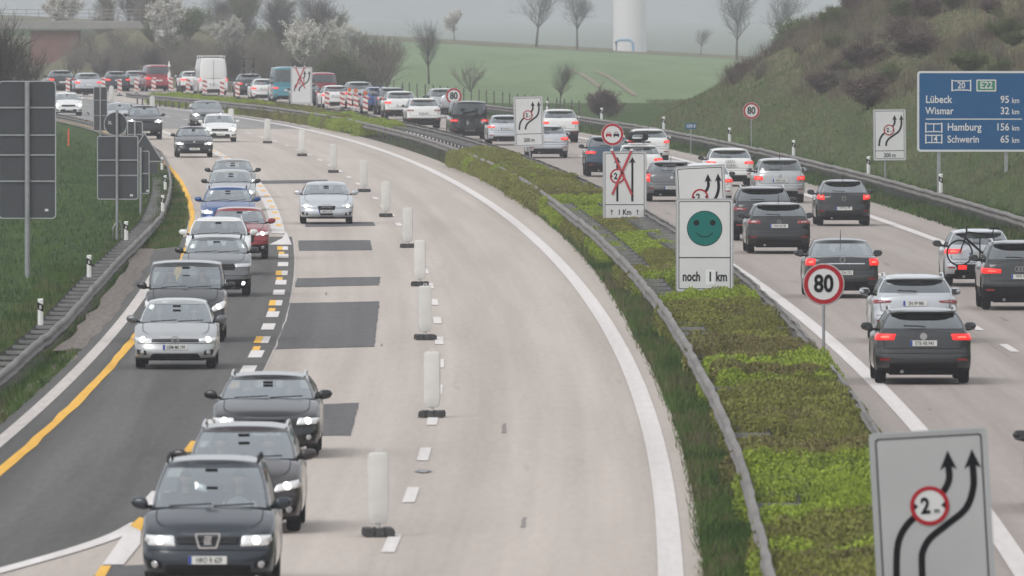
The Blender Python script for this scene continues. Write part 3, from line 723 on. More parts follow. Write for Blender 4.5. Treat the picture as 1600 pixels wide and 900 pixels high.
def vehicle(name, label, cat, typ, px, py, toward, col, group=None, plate=None, mark=None, detail=2, brake=True, lit=True, rails=False, mirror=None, privacy=False, antenna=False,
            head=None, tail=None, grille=None, intake=None, fogs=True, roofcol=None, cab=None, plate_z=None, extra=None, z0=0.02, drlon=False, chromebar=False, spoiler=True, lamp_lens=None, dims=None, rplate=None, tail_h=None):
    b = Body(typ, **(dims or {}))
    Xa, Ya = G(px, py)
    m = slope(Ya); sc_ = .945 if toward else 1.0; q = 1 / math.hypot(1, m)
    d = (b.L / 2 - b.fo) if toward else (b.L / 2 - (b.L - b.fo - b.wb)); d -= b.tire * .3
    root = thing(name, label, cat, (Xa + m * q * d, Ya + q * d, .012), heading_rz(Ya, toward), group); root.scale = (sc_,) * 3
    pm = PAINT[col]
    body = link('body', b.build_body(pm, inter), root)
    hw = b.hw
    for wn in b.win:
        g_ = gl_f if wn == 'windscreen' else (gl_p if privacy else gl_s if detail < 1 else gl_f)
        b.window(wn).obj(wn, [g_], root, 40)
    for k in range(len(b.sw)):
        for sg in (1, -1): b.side_window(k, sg).obj('side_window', [gl_p if privacy and k > 0 else gl_s], root, 40)
    ty, rm = wheel_meshes(b.tire)
    for y in b.ya:
        for sg in (1, -1):
            wo = link('wheel', ty, root); wo.location = (sg * (hw - .125), y, b.tire)
            if sg < 0: wo.rotation_euler = (0, 0, math.pi)
            link('rim', rm, wo)
    # mirrors
    for sg in (1, -1):
        mb = MB(); c_ = (sg * (hw * b.gb + .17), b.yf + b.cowl + .52, b.cowlz + .075)
        P = np.zeros((14, 9, 3))
        for i in range(14):
            for j in range(9):
                a = 2 * math.pi * i / 14; f = -1 + 2 * j / 8; k = (1 - abs(f) ** 3) ** .5
                P[i, j] = (c_[0] + .125 * f * (1), c_[1] + .065 * k * math.cos(a) + .03 * f * sg, c_[2] + .085 * k * math.sin(a) * (1 - .15 * f * sg) + .012 * f * sg)
        mb.grid(P, 0, loop_u=True); mb.box((sg * (hw * b.gb + .03), c_[1] + .01, c_[2] - .055), (.14, .05, .045), 1)
        mo = mb.obj('wing_mirror', [PAINT[mirror] if mirror else pm, black], root, 50)
        if detail > 0:
            mb = MB(); mb.box((c_[0], c_[1] + .062, c_[2]), (.18, .008, .115)); mb.obj('mirror_glass', [mat('mirror glass', (.09, .095, .10), .15, .8)], mo)
    # front ------------------------------------------------------------
    nz_ = b.nose
    if toward:
        hd = head or [(.55, nz_ - .12), (1.02, nz_ - .09), (1.06, nz_ + .04), (.55, nz_ - .01)]
        for sg in (1, -1):
            mb = MB(); b.patch(mb, [(sg * a, z) for a, z in hd], False, .018, 10, 8); ho = mb.obj('headlight', [lamp_lens or (lens_on if lit else lens)], root, 60)
            cx = sum(a for a, z in hd) / 4 + .02; cz = sum(z for a, z in hd) / 4
            if lit:
                mb = MB(); b.disc(mb, sg * (cx - .02), cz, .052 if detail > 1 else .075, False, .028); mb.obj('bulb', [bulb], ho)
            if detail > 1:
                mb = MB(); b.disc(mb, sg * (cx + .17), cz + .01, .035, False, .028); mb.obj('indicator', [clear], ho)
        gr = grille or [(-.5, nz_ - .12), (.5, nz_ - .12), (.52, nz_ - .02), (-.52, nz_ - .02)]
        mb = MB(); b.patch(mb, gr, False, .020, 18, 10); go = mb.obj('grille', [black], root, 60)
        if detail > 1:
            mb = MB()
            for k in range(1, 4):
                z_ = gr[0][1] + (gr[3][1] - gr[0][1]) * k / 4; xx = abs(gr[0][0]) * .96
                b.patch(mb, [(-xx, z_ - .006), (xx, z_ - .006), (xx, z_ + .006), (-xx, z_ + .006)], False, .026, 18, 1)
            mb.obj('grille_slat', [mat('grille bars', (.05, .05, .053), .3, .5)], go)
        it = intake or [(-.62, .25), (.62, .25), (.56, .42), (-.56, .42)]
        mb = MB(); b.patch(mb, it, False, .020, 20, 10); mb.obj('air_intake', [black], root, 60)
        if fogs:
            for sg in (1, -1):
                mb = MB(); b.patch(mb, [(sg * .68, .30), (sg * .93, .31), (sg * .95, .43), (sg * .70, .40)], False, .018, 8, 8); fo = mb.obj('fog_recess', [black], root, 60)
                mb = MB(); b.disc(mb, sg * .80, .36, .045, False, .030)
                mb.obj('fog_lamp', [drl if drlon else fogm], fo)
        # windscreen wipers
        if detail > 1:
            Hs = b.Hs
            for x0, x1 in ((-.62, .02), (.05, .66)):
                mb = MB(); pts = []
                for k in range(6):
                    x = (x0 + (x1 - x0) * k / 5) * hw; i = int(np.argmin(np.abs(Hs[:6, 1, 0] - abs(x)))); y = float(np.interp(abs(x), Hs[:6, 1, 0], Hs[:6, 1, 1])); z = float(np.interp(abs(x), Hs[:6, 1, 0], Hs[:6, 1, 2]))
                    pts.append((x, y - .02, z + .015 + .035 * (1 - abs(k / 5 - .5) * 2) * 0 + .03 * k / 5))
                mb.tube(pts, .010, 5); mb.obj('wiper', [black], root)
    # rear -------------------------------------------------------------
    else:
        th = tail_h or (b.rbase - .17)
        tl = tail or [(.62, th - .05), (1.10, th - .04), (1.10, th + .10), (.60, th + .07)]
        for sg in (1, -1):
            mb = MB(); b.patch(mb, [(sg * a, z) for a, z in tl], True, .018, 10, 8); to = mb.obj('tail_light', [tail_on if brake else tail_off], root, 60)
            cx = sum(a for a, z in tl) / 4; cz = sum(z for a, z in tl) / 4; hx_ = (tl[1][0] - tl[0][0]); hz = abs(tl[3][1] - tl[0][1])
            if detail > 0:
                mb = MB(); b.patch(mb, [(sg * (cx - hx_ * .30), cz - hz * .2), (sg * (cx + hx_ * .15), cz - hz * .2), (sg * (cx + hx_ * .15), cz + hz * .12), (sg * (cx - hx_ * .30), cz + hz * .12)], True, .030, 6, 4)
                mb.obj('lamp_core', [tail_core if brake else clear], to, 60)
            if detail > 0:
                mb = MB(); b.patch(mb, [(sg * .70, .47), (sg * .90, .47), (sg * .90, .505), (sg * .70, .505)], True, .016, 6, 1); mb.obj('reflector', [tail_off], root, 60)
        mb = MB(); b.patch(mb, [(-.80, b.sill + .06), (.80, b.sill + .06), (.72, .44), (-.72, .44)], True, .018, 20, 10); mb.obj('bumper_insert', [black], root, 60)
        if detail > 0:
            # rear wiper and roof spoiler
            Hs = b.Hs; i0 = len(Hs) - 1
            if typ not in ('sedan', 'lift', 'cargo'):
                p0 = Hs[i0, 2]; p1 = Hs[i0, 3]
                mb = MB(); mb.tube([(-.04, p0[1] + .02, p0[2] + .03), (.12, p0[1] + .02, p0[2] + .045), (.38, p0[1] - .005, p0[2] + .05)], .013, 5); mb.obj('rear_wiper', [black], root)
            if spoiler and typ in ('hatch', 'small', 'estate', 'suv', 'mpv'):
                e = Hs[i0, -1]; mb = MB(); wv = hw * b.gt * .93; P = np.zeros((9, 6, 3))
                for i in range(9):
                    x = -wv + 2 * wv * i / 8; k = 1 - abs(i / 4 - 1) ** 4
                    sec = [(-.14, .045), (.04, .035), (.13 * k + .02, .012), (.13 * k + .02, -.012), (.02, -.03), (-.10, -.02)]
                    for j, (dy, dz) in enumerate(sec): P[i, j] = (x, e[1] + dy, e[2] + dz * (1 if j < 3 else 1) - .02 * abs(i / 4 - 1) ** 3 + .02)
                mb.grid(P, loop_v=True); so = mb.obj('roof_spoiler', [pm], root, 45)
                mb = MB(); mb.box((0, e[1] + .115, e[2] + .015), (.3, .02, .015)); mb.obj('brake_light', [tail_off], so)
            mb = MB(); mb.tube([(hw * .45, b.yr - .25, .25), (hw * .45, b.yr - .06, .25)], .035, 10); mb.obj('exhaust_tip', [alloy], root)
        if chromebar:
            mb = MB(); b.patch(mb, [(-.62, b.rbase - .19), (.62, b.rbase - .19), (.62, b.rbase - .165), (-.62, b.rbase - .165)], True, .020, 20, 1); mb.obj('chrome_strip', [chrome], root)
    # plates
    pz = plate_z if plate_z is not None else (.40 if toward else .80 if typ not in ('sedan',) else .78)
    pp = b.on(0, pz, not toward, .034)
    po_m = MB(); po_m.box((0, 0, 0), (.52, .016, .11)); po = po_m.obj('license_plate', [platem], root); po.location = pp
    if not toward: po.rotation_euler = (0, 0, math.pi)
    if detail > 0:
        mb = MB(); mb.box((-.238, -.0095, 0), (.042, .004, .106)); mb.obj('plate_band', [blue], po)
        if plate: text(po, plate, .072, ink, .02, -.0105, -.036, bold=.006, cond=.80 if len(plate) < 9 else .72)
    if mark and detail > 0:
        kind, z_, r_ = mark
        pt_ = b.on(0, z_, not toward, .032)
        eo = emblem(kind, r_).obj('emblem', [chrome], root, 40); eo.location = pt_
        if not toward: eo.rotation_euler = (0, 0, math.pi)
    if rails:
        for sg in (1, -1):
            mb = MB(); y0_, y1_ = b.yf + b.rf + .15, b.yr - b.rr - .2; pts = []
            for k in range(9):
                y = y0_ + (y1_ - y0_) * k / 8; lift = .0 if k in (0, 8) else .055
                pts.append((sg * hw * b.gt * .96, y, float(b.roofz(y)) + .02 + lift))
            mb.tube(pts, .02, 6); mb.obj('roof_rail', [chrome if rails == 'chrome' else black], root, 50)
    if antenna:
        mb = MB(); y = b.yr - b.rr - .15; mb.tube([(0, y, b.H - .03), (0, y + .12, b.H + .22)], [.012, .005], 5); mb.obj('antenna', [black], root)
    # cabin
    if detail > 0 and not b.cargo and b.win:
        yw = b.yf + b.cowl
        def seat(x, y, wd=.46):
            mb = MB(); mb.box((x, y, b.belt - .12), (wd, .16, .62), rx=-.18, taper=.85); mb.box((x, y + .07, b.belt + .27), (wd * .58, .10, .19), taper=.85); return mb
        for sg in (1, -1): seat(sg * .37, yw + 1.15).obj('front_seat', [seatm], root)
        if detail > 1 or not toward:
            mb = MB(); mb.box((0, yw + 2.02, b.belt - .12), (1.25, .16, .55), rx=-.2, taper=.9)
            for x in (-.42, 0, .42): mb.box((x, yw + 2.09, b.belt + .22), (.25, .09, .15), taper=.85)
            mb.obj('rear_bench', [seatm], root)
        if toward:
            mb = MB(); c2 = Vector((.37, yw + .60, b.belt + .02)); mb.tube([c2 + Vector((.19 * math.cos(a), .06 * math.sin(a), .18 * math.sin(a))) for a in [2 * math.pi * k / 20 for k in range(21)]], .014, 6, cap=False); mb.obj('steering_wheel', [black], root)
            mb = MB(); zz = b.H - .16; mb.box((0, yw + .62 if typ != 'van' else yw + .5, zz), (.17, .02, .045)); mb.obj('rear_view_mirror', [black], root)
    if extra: extra(root, b, pm)
    b.root = root
    return b
# ---------------------------------------------------------------- helpers for loads on vehicles
def build_bicycle(name, label, loc, rz, wheel_r=.34):
    t = thing(name, label, 'bicycle', loc, rz)
    fw, rw = Vector((-.53, 0, wheel_r)), Vector((.53, 0, wheel_r))
    for c_ in (fw, rw):
        mb = MB(); mb.lathe([(wheel_r - .03, -.02), (wheel_r, -.012), (wheel_r + .004, 0), (wheel_r, .012), (wheel_r - .03, .02), (wheel_r - .04, 0), (wheel_r - .03, -.02)], 30, 'Y', c_)
        wo = mb.obj('wheel', [rubber], t, 50); mb = MB()
        for k in range(14):
            a = math.pi * 2 * k / 14; mb.tube([c_, c_ + Vector((math.cos(a), 0, math.sin(a))) * (wheel_r - .03)], .003, 3)
        mb.lathe([(.001, -.04), (.03, -.04), (.03, .04), (.001, .04)], 10, 'Y', c_); mb.obj('spoke', [alloy], wo)
    bb, seat, head1, head0 = Vector((.10, 0, .30)), Vector((.30, 0, .80)), Vector((-.36, 0, .88)), Vector((-.40, 0, .74))
    mb = MB()
    for a, b_, r in ((head0, bb, .032), (head1, seat, .022), (bb, seat, .02), (bb, rw, .014), (seat, rw, .012), (head1 + Vector((.02, 0, .08)), fw + Vector((.12, 0, .30)), .02)): mb.tube([a, b_], r, 8)
    mb.obj('frame', [black], t, 40)
    mb = MB(); mb.tube([fw + Vector((.12, 0, .30)), fw], .02, 6); mb.obj('fork', [black], t, 40)
    mb = MB(); mb.tube([(-.34, -.30, 1.03), (-.36, -.1, 1.0), (-.36, .1, 1.0), (-.34, .30, 1.03)], .016, 6); mb.tube([(-.36, 0, .88), (-.36, 0, 1.0)], .018, 6); mb.obj('handlebar', [black], t, 40)
    mb = MB(); mb.tube([seat, seat + Vector((.05, 0, .16))], .015, 6); mb.box((.36, 0, .97), (.27, .13, .06), taper=.75); mb.obj('saddle', [black], t)
    mb = MB(); mb.lathe([(.001, -.02), (.09, -.02), (.09, .02), (.001, .02)], 18, 'Y', bb); mb.tube([bb, bb + Vector((.05, .05, -.16))], .012, 5); mb.obj('crank', [alloy], t, 40)
    return t
def bike_carrier(root, b, pm):
    mb = MB(); y = b.yr
    mb.box((0, y + .30, .52), (1.25, .12, .05)); mb.tube([(0, y - .1, .38), (0, y + .35, .45)], .03, 6); mb.tube([(0, y + .12, .5), (0, y + .12, 1.25)], .02, 6)
    mb.box((0, y + .36, .50), (1.2, .03, .16)); mb.obj('bicycle_carrier', [black], root)
    for sg in (1, -1):
        mb = MB(); mb.box((sg * .46, y + .38, .50), (.22, .02, .11)); mb.obj('tail_light', [tail_on], root)
def T5_rack(root, b, pm):
    mb = MB(); y = b.yr + .06
    for x in (-.45, .45): mb.tube([(x, y, .55), (x, y + .04, 1.2)], .02, 6)
    mb.box((0, y + .2, .52), (1.2, .4, .05)); mb.obj('bicycle_carrier', [black], root)
def sprinter_rack(root, b, pm):
    mb = MB()
    for x in (-.8, .8): mb.tube([(x, b.yf + 1.9, b.H + .12), (x, b.yr - .1, b.H + .12)], .03, 6)
    for k in range(5): mb.box((0, b.yf + 1.9 + k * .93, b.H + .12), (1.66, .05, .04))
    for x in (-.8, .8):
        for k in (0, 2, 4): mb.box((x, b.yf + 1.9 + k * .93, b.H + .03), (.05, .05, .16))
    mb.obj('roof_rack', [white], root)
    mb = MB(); mb.tube([(0, b.yr - .04, b.H - .2), (0, b.yr + .03, b.H - .3), (0, b.yr + .03, .6)], .012, 5); mb.obj('door_seam', [black], root)
def spare_wheel(root, b, pm):
    mb = MB(); mb.lathe([(.001, .16), (.30, .16), (.36, .12), (.37, .02), (.36, -.05), (.001, -.05)], 28, 'Y', (-.12, b.yr + .02, .98)); mb.obj('spare_wheel_cover', [PAINT['lightsilver']], root, 40)
def white_flag(root, b, pm): pass

# oncoming queue -----------------------------------------------------------
OQ = 'cars in the oncoming queue'; DQ = 'cars driving away on the other carriageway'
cars = {}
def car(key, *a, **k): cars[key] = vehicle(*a, **k)
car('seat', 'minivan', 'blue grey minivan with roof rails and a trapezoid badge, first of the oncoming queue', 'minivan', 'mpv', 328, 920, True, 'bluegrey', OQ, plate='HRO R 629', mark=('shield', .675, .1), rails='black',
    head=[(.48, .60), (.94, .61), (.97, .76), (.52, .755)], grille=[(-.47, .625), (.47, .625), (.50, .735), (-.50, .735)], plate_z=.42, intake=[(-.7, .24), (.7, .24), (.66, .36), (-.66, .36)], dims=dict(H=1.74, W=1.80, gt=.72, nose=.78, hood=.06, rf=2.05, cowlz=1.06, belt=1.04))
car('plum', 'car', 'dark plum brown compact car with roof rails, between the minivan and the black estate', 'car', 'mpv', 379, 831, True, 'brown', OQ, plate='GVM A 419', mark=('ring', .70, .06), rails='chrome', dims=dict(H=1.58, W=1.79, nose=.77),
    head=[(.52, .60), (.98, .68), (1.0, .81), (.60, .73)])
car('audi6', 'estate_car', 'black estate with silver roof rails, behind the plum brown car in the queue', 'estate car', 'estate', 417, 714, True, 'black', OQ, plate='HWI C 68', mark=('rings', .58, .08), rails='chrome', mirror='black', dims=dict(W=1.85, nose=.71, H=1.42),
    head=[(.56, .57), (.97, .59), (1.02, .70), (.62, .70)], grille=[(-.30, .30), (.30, .30), (.36, .68), (-.36, .68)], plate_z=.44)
car('toyota', 'hatchback', 'silver grey hatchback with lit headlamps on the dark asphalt, in front of the dark van', 'hatchback', 'hatch', 275, 576, True, 'silver', OQ, plate='UEM MS 199', mark=('ovals', .60, .085),
    head=[(.60, .585), (1.02, .60), (1.06, .69), (.56, .645)], grille=[(-.60, .575), (.60, .575), (.60, .635), (-.60, .635)], intake=[(-.66, .245), (.66, .245), (.56, .34), (-.56, .34)], plate_z=.455, dims=dict(W=1.76, nose=.66, cowlz=.96, gt=.69), mirror='grey')
car('van', 'van', 'dark grey passenger van behind the silver hatchback', 'van', 'van', 290, 534, True, 'dark', OQ, plate='HRO VN 42', mark=('oval', .78, .08), dims=dict(L=4.42, W=1.83, H=1.84, gt=.86, cowl=.95, rf=1.75, nose=.86),
    head=[(.62, .66), (1.0, .78), (1.06, .98), (.70, .82)], mirror='black')
car('troc', 'suv', 'mid grey crossover with white daytime lamps low in its bumper', 'suv', 'suv', 338, 463, True, 'grey', OQ, plate='DBR T 8H', mark=('vee', .78, .07), rails='black', lit=False, drlon=True, dims=dict(H=1.57, W=1.82),
    head=[(.58, .76), (1.02, .78), (1.06, .88), (.54, .86)], grille=[(-.56, .70), (.56, .70), (.58, .86), (-.58, .86)], mirror='black')
car('wsuv', 'suv', 'white crossover half hidden behind the mid grey crossover', 'suv', 'suv', 341, 430, True, 'white', OQ, dims=dict(H=1.62), rails='chrome')
car('mazda', 'suv', 'deep red crossover in the oncoming queue', 'suv', 'suv', 374, 405, True, 'red', OQ, plate='NWM K 77', mark=('ring', .74, .07), dims=dict(H=1.54, W=1.77, nose=.82, cowlz=1.05, belt=1.03, rbase=1.06), head=[(.56, .70), (1.0, .74), (1.06, .84), (.54, .78)], grille=[(-.5, .50), (.5, .50), (.54, .76), (-.54, .76)])
car('octa', 'estate_car', 'blue estate with dark roof rails, behind the deep red crossover', 'estate car', 'estate', 356, 362, True, 'blue', OQ, rails='black', mark=('ring', .74, .06), dims=dict(W=1.81))
car('grey1', 'hatchback', 'dark silver hatchback directly behind the blue estate', 'hatchback', 'hatch', 361, 329, True, 'silver', OQ, mirror='black')
car('grey2', 'hatchback', 'greige hatchback with black mirrors, last of the tight queue beside the yellow tape', 'hatchback', 'hatch', 364, 309, True, 'beige', OQ, mirror='black')
car('audi4', 'saloon_car', 'pale silver saloon with four joined rings, alone in the lane beside the white beacons', 'saloon car', 'estate', 510, 350, True, 'lightsilver', None, plate='HRO LS 94', mark=('rings', .60, .095), dims=dict(H=1.43, W=1.83, nose=.69),
    head=[(.60, .57), (.99, .585), (1.03, .665), (.56, .66)], grille=[(-.26, .29), (.26, .29), (.36, .64), (-.36, .64)], intake=[(-.30, .215), (.30, .215), (.30, .26), (-.30, .26)], plate_z=.42)
car('skoda', 'saloon_car', 'black saloon with bright headlamps, ahead of the white hatchback at the bend', 'saloon car', 'lift', 303, 246, True, 'black', None, plate='SN S 512', mark=('ring', .70, .06), grille=[(-.45, .46), (.45, .46), (.48, .68), (-.48, .68)])
car('astra', 'hatchback', 'white hatchback overlapping a dark estate at the bend', 'hatchback', 'hatch', 343, 222, True, 'white', None, plate='HWI A 21', detail=1, mark=('bolt', .62, .07))
car('dest', 'estate_car', 'dark estate partly hidden by the white hatchback', 'estate car', 'suv', 325, 202, True, 'grey', None, detail=1, dims=dict(H=1.6))
car('ranger', 'suv', 'black offroad car with one bright lamp, beside the round sign back', 'suv', 'suv', 226, 218, True, 'black', None, detail=1, dims=dict(H=1.8, W=1.86, nose=1.0, cowlz=1.22, belt=1.18, rbase=1.2, gt=.74), rails='black', plate='ROS R 7')
car('sil', 'saloon_car', 'silver saloon behind the tall narrow sign back', 'saloon car', 'sedan', 188, 200, True, 'silver', None, detail=1)
car('golf', 'hatchback', 'white hatchback emerging behind the large grey sign back', 'hatchback', 'hatch', 106, 181, True, 'white', None, detail=1)
# departing ----------------------------------------------------------------
car('mondeo', 'estate_car', 'dark grey estate with glowing tail lamps and roof rails, last of the departing traffic', 'estate car', 'estate', 1440, 599, False, 'dark', DQ, plate='ETB AB 943', mark=('oval', .93, .07), rails='chrome', plate_z=.80, mirror='dark',
    tail=[(.60, .86), (1.08, .85), (1.12, .99), (.58, .99)], tail_h=.9, privacy=True, dims=dict(W=1.87, H=1.48, gt=.71))
car('octw', 'estate_car', 'silver white estate with a dark rear window, just ahead of the dark grey estate', 'estate car', 'estate', 1427, 535, False, 'lightsilver', DQ, plate='SN VP 980', brake=False, plate_z=.86, tail=[(.58, .88), (1.08, .84), (1.10, .96), (.54, .92)], privacy=True, rails='chrome')
car('q5', 'suv', 'dark brown grey suv cut by the picture edge, beside the car carrying a bicycle', 'suv', 'suv', 1594, 484, False, 'dark', DQ, plate='WIS Q 51', dims=dict(W=1.9, H=1.66), mark=('rings', .98, .09), tail=[(.52, .88), (1.06, .86), (1.1, 1.03), (.50, .98)], rails='chrome', privacy=True)
car('wbike', 'hatchback', 'white car with a rear carrier holding one dark bicycle', 'hatchback', 'hatch', 1528, 447, False, 'lightsilver', DQ, extra=bike_carrier, mirror='dark', tail=[(.50, .84), (1.06, .82), (1.08, .97), (.52, .97)])
car('signum', 'hatchback', 'dark green grey liftback with a chrome strip, behind the lower round 80 sign', 'hatchback', 'lift', 1314, 465, False, 'dark', DQ, plate='LWL DH 712', mark=('bolt', .94, .07), chromebar=True, antenna=True, plate_z=.62, tail=[(.74, .80), (1.04, .80), (1.05, 1.0), (.76, .98)], dims=dict(W=1.8))
car('corsa', 'hatchback', 'small black hatchback with two glowing tail lamps, alone in the outer lane', 'hatchback', 'small', 1317, 353, False, 'black', DQ, plate='RWN J 99', mark=('bolt', .88, .07), antenna=True, plate_z=.56, tail=[(.70, .82), (1.0, .86), (1.04, 1.04), (.78, 1.04)], tail_h=.92)
car('astest', 'estate_car', 'black estate with dull tail lamps, beside the smiley sign', 'estate car', 'estate', 1215, 396, False, 'black', DQ, plate='HWI EX 90', mark=('bolt', .92, .06), brake=False, plate_z=.80, tail=[(.56, .86), (1.06, .86), (1.1, .99), (.62, .97)], antenna=True, privacy=True)
car('kodiaq', 'suv', 'dark grey suv with a pale roof, ahead of the black estate', 'suv', 'suv', 1191, 376, False, 'dark', DQ, plate='PCH K 8', brake=False, rails='chrome', tail=[(.55, .92), (1.08, .92), (1.08, 1.04), (.55, 1.0)], privacy=True)
car('merc', 'hatchback', 'silver tall hatchback with antenna, third in the outer lane ahead of the black one', 'hatchback', 'mpv', 1217, 317, False, 'silver', DQ, plate='GDB N 600', mark=('star', .96, .06), antenna=True, dims=dict(H=1.6, W=1.78), brake=True, tail=[(.66, .80), (1.06, .82), (1.08, .98), (.70, .95)])
car('audia', 'estate_car', 'white estate with black mirrors, ahead of the silver tall hatchback', 'estate car', 'estate', 1139, 291, False, 'white', DQ, plate='GB AM 302', mirror='black', tail=[(.58, .86), (1.06, .86), (1.06, .98), (.62, .96)], mark=('rings', .95, .09))
car('whid', 'hatchback', 'white hatchback mostly hidden behind the smiley sign', 'hatchback', 'hatch', 1104, 320, False, 'white', DQ, mirror='black')
car('i30', 'hatchback', 'mid grey hatchback with tall tail lamps, beside the crossed out sign', 'hatchback', 'hatch', 1048, 315, False, 'grey', DQ, plate='DU PD 376', mark=('oval', .86, .06), antenna=True, plate_z=.50, tail=[(.86, .70), (1.12, .72), (1.08, 1.06), (.88, 1.0)])
car('focusw', 'estate_car', 'white estate beside the barrier, above the car with the roof box', 'estate car', 'estate', 1012, 254, False, 'white', DQ, tail=[(.68, .84), (1.08, .86), (1.1, 1.0), (.74, .96)], antenna=True)
car('wbox', 'estate_car', 'white car under a black roof box, mostly behind the crossed out sign', 'estate car', 'estate', 998, 284, False, 'white', DQ)
car('vwblue', 'suv', 'petrol blue suv behind the round overtaking ban sign', 'suv', 'suv', 950, 276, False, 'petrol', DQ, mirror='black', tail=[(.60, .92), (1.08, .92), (1.08, 1.05), (.55, 1.02)], rails='chrome', privacy=True)
car('golfw', 'hatchback', 'silver white hatchback with a bright rear window, beside the black van', 'hatchback', 'hatch', 790, 227, False, 'lightsilver', DQ, plate='HGW G 5', detail=1, tail=[(.62, .84), (1.06, .84), (1.06, .94), (.62, .92)])
car('w2', 'estate_car', 'silver white estate low beside the sign reading 200 m', 'estate car', 'estate', 855, 247, False, 'lightsilver', DQ, detail=1)
car('w3', 'suv', 'white crossover above the sign reading 200 m, near the barrier', 'suv', 'suv', 874, 223, False, 'white', DQ, detail=1)
car('t5', 'van', 'black passenger van with a rear bicycle carrier, behind the upper round 80 sign', 'van', 'van', 732, 218, False, 'black', DQ, plate='HRO T 55', extra=T5_rack, detail=1, privacy=True, plate_z=.48)
car('kuga', 'suv', 'white suv with black bumper beside the end of the clipped hedge', 'suv', 'suv', 661, 201, False, 'white', DQ, plate='LWL K 99', detail=1, brake=False, tail=[(.58, .94), (1.0, .94), (1.04, 1.03), (.62, 1.03)], plate_z=.82)
car('rav', 'suv', 'silver offroad car with a round spare wheel on its back', 'suv', 'suv', 692, 184, False, 'silver', DQ, extra=spare_wheel, detail=1, dims=dict(H=1.72), tail=[(.88, .95), (1.05, .95), (.98, 1.35), (.86, 1.3)])
car('tucson', 'suv', 'cream white suv just ahead of the white suv with the black bumper', 'suv', 'suv', 625, 187, False, 'white', DQ, detail=1)
car('gsuv', 'suv', 'dark grey suv half hidden by the cream white suv', 'suv', 'suv', 613, 180, False, 'grey', DQ, detail=1, rails='black')
car('karoq', 'suv', 'blue suv next to the warning lamps on the striped beacons', 'suv', 'suv', 592, 179, False, 'blue', DQ, detail=1, brake=False)
car('dred', 'suv', 'dark silver suv behind the orange warning lamps', 'suv', 'suv', 561, 170, False, 'silver', DQ, detail=1, dims=dict(H=1.7))
car('wfocus', 'hatchback', 'white hatchback behind the cluster of striped beacons', 'hatchback', 'hatch', 524, 170, False, 'white', DQ, detail=1)
car('dsign', 'hatchback', 'dark hatchback with red lamps mostly behind the struck out lane sign', 'hatchback', 'hatch', 479, 166, False, 'bluegrey', DQ, detail=1)
car('rvan', 'van', 'dark red van just beyond the struck out lane sign', 'van', 'van', 503, 159, False, 'vred', DQ, detail=1, privacy=True)
car('teal', 'van', 'teal and white camper van beside the struck out lane sign', 'van', 'van', 447, 160, False, 'teal', DQ, detail=1, dims=dict(H=2.35, gt=.86))
car('wsm', 'hatchback', 'small white hatchback between the suv with roof bicycles and the teal van', 'hatchback', 'small', 412, 158, False, 'white', DQ, detail=1)
car('bsuv', 'suv', 'dark suv carrying bicycles on its roof', 'suv', 'suv', 390, 153, False, 'dark', DQ, detail=1, privacy=True)
car('sprinter', 'delivery_van', 'tall white delivery van with a roof rack', 'delivery van', 'cargo', 331, 149, False, 'white', DQ, detail=1, extra=sprinter_rack, tail=[(.90, .95), (1.02, .95), (1.02, 1.3), (.92, 1.3)])
car('wdk', 'suv', 'white car with a dark back, beside the tall white delivery van', 'suv', 'suv', 301, 146, False, 'white', DQ, detail=1, privacy=True, dims=dict(H=1.6))
car('rt5', 'van', 'red passenger van in the far traffic', 'van', 'van', 246, 143, False, 'vred', DQ, detail=1, privacy=True)
car('g4', 'hatchback', 'silver hatchback with one bright lamp, beside the red passenger van', 'hatchback', 'hatch', 212, 142, False, 'silver', DQ, detail=1)
car('d5', 'hatchback', 'dark hatchback in the far traffic above the silver saloon', 'hatchback', 'hatch', 183, 143, False, 'bluegrey', DQ, detail=1)
car('w6', 'suv', 'white suv in the far traffic above the white oncoming hatchback', 'suv', 'suv', 137, 151, False, 'lightsilver', DQ, detail=1)
car('d7', 'suv', 'dark suv at the far end of the traffic', 'suv', 'suv', 96, 146, False, 'dark', DQ, detail=1)
car('edge', 'car', 'black car with only its mirror and flank inside the picture edge', 'car', 'hatch', 1704, 800, False, 'black', DQ, dims=dict(H=1.5))

# loads
def on_vehicle(key, lx, ly, lz):
    o = cars[key].root; bpy.context.view_layer.update(); return o.matrix_world @ Vector((lx, ly, lz))
b = cars['wbike']; p = on_vehicle('wbike', 0, b.yr + .30, .53)
build_bicycle('bicycle', 'dark mountain bicycle strapped across the back of the white car', p, b.root.rotation_euler[2] + math.pi)
b = cars['t5']; p = on_vehicle('t5', 0, b.yr + .24, .56); build_bicycle('bicycle', 'black bicycle hanging on the back of the black van', p, b.root.rotation_euler[2])
b = cars['bsuv']
for sx, lb in ((-.35, 'bicycle upright on the dark suv roof, above its verge side'), (.3, 'bicycle upright on the dark suv roof, above its lane side')):
    p = on_vehicle('bsuv', sx, .1, b.H + .02); build_bicycle('bicycle', lb, p, b.root.rotation_euler[2] + math.pi / 2)
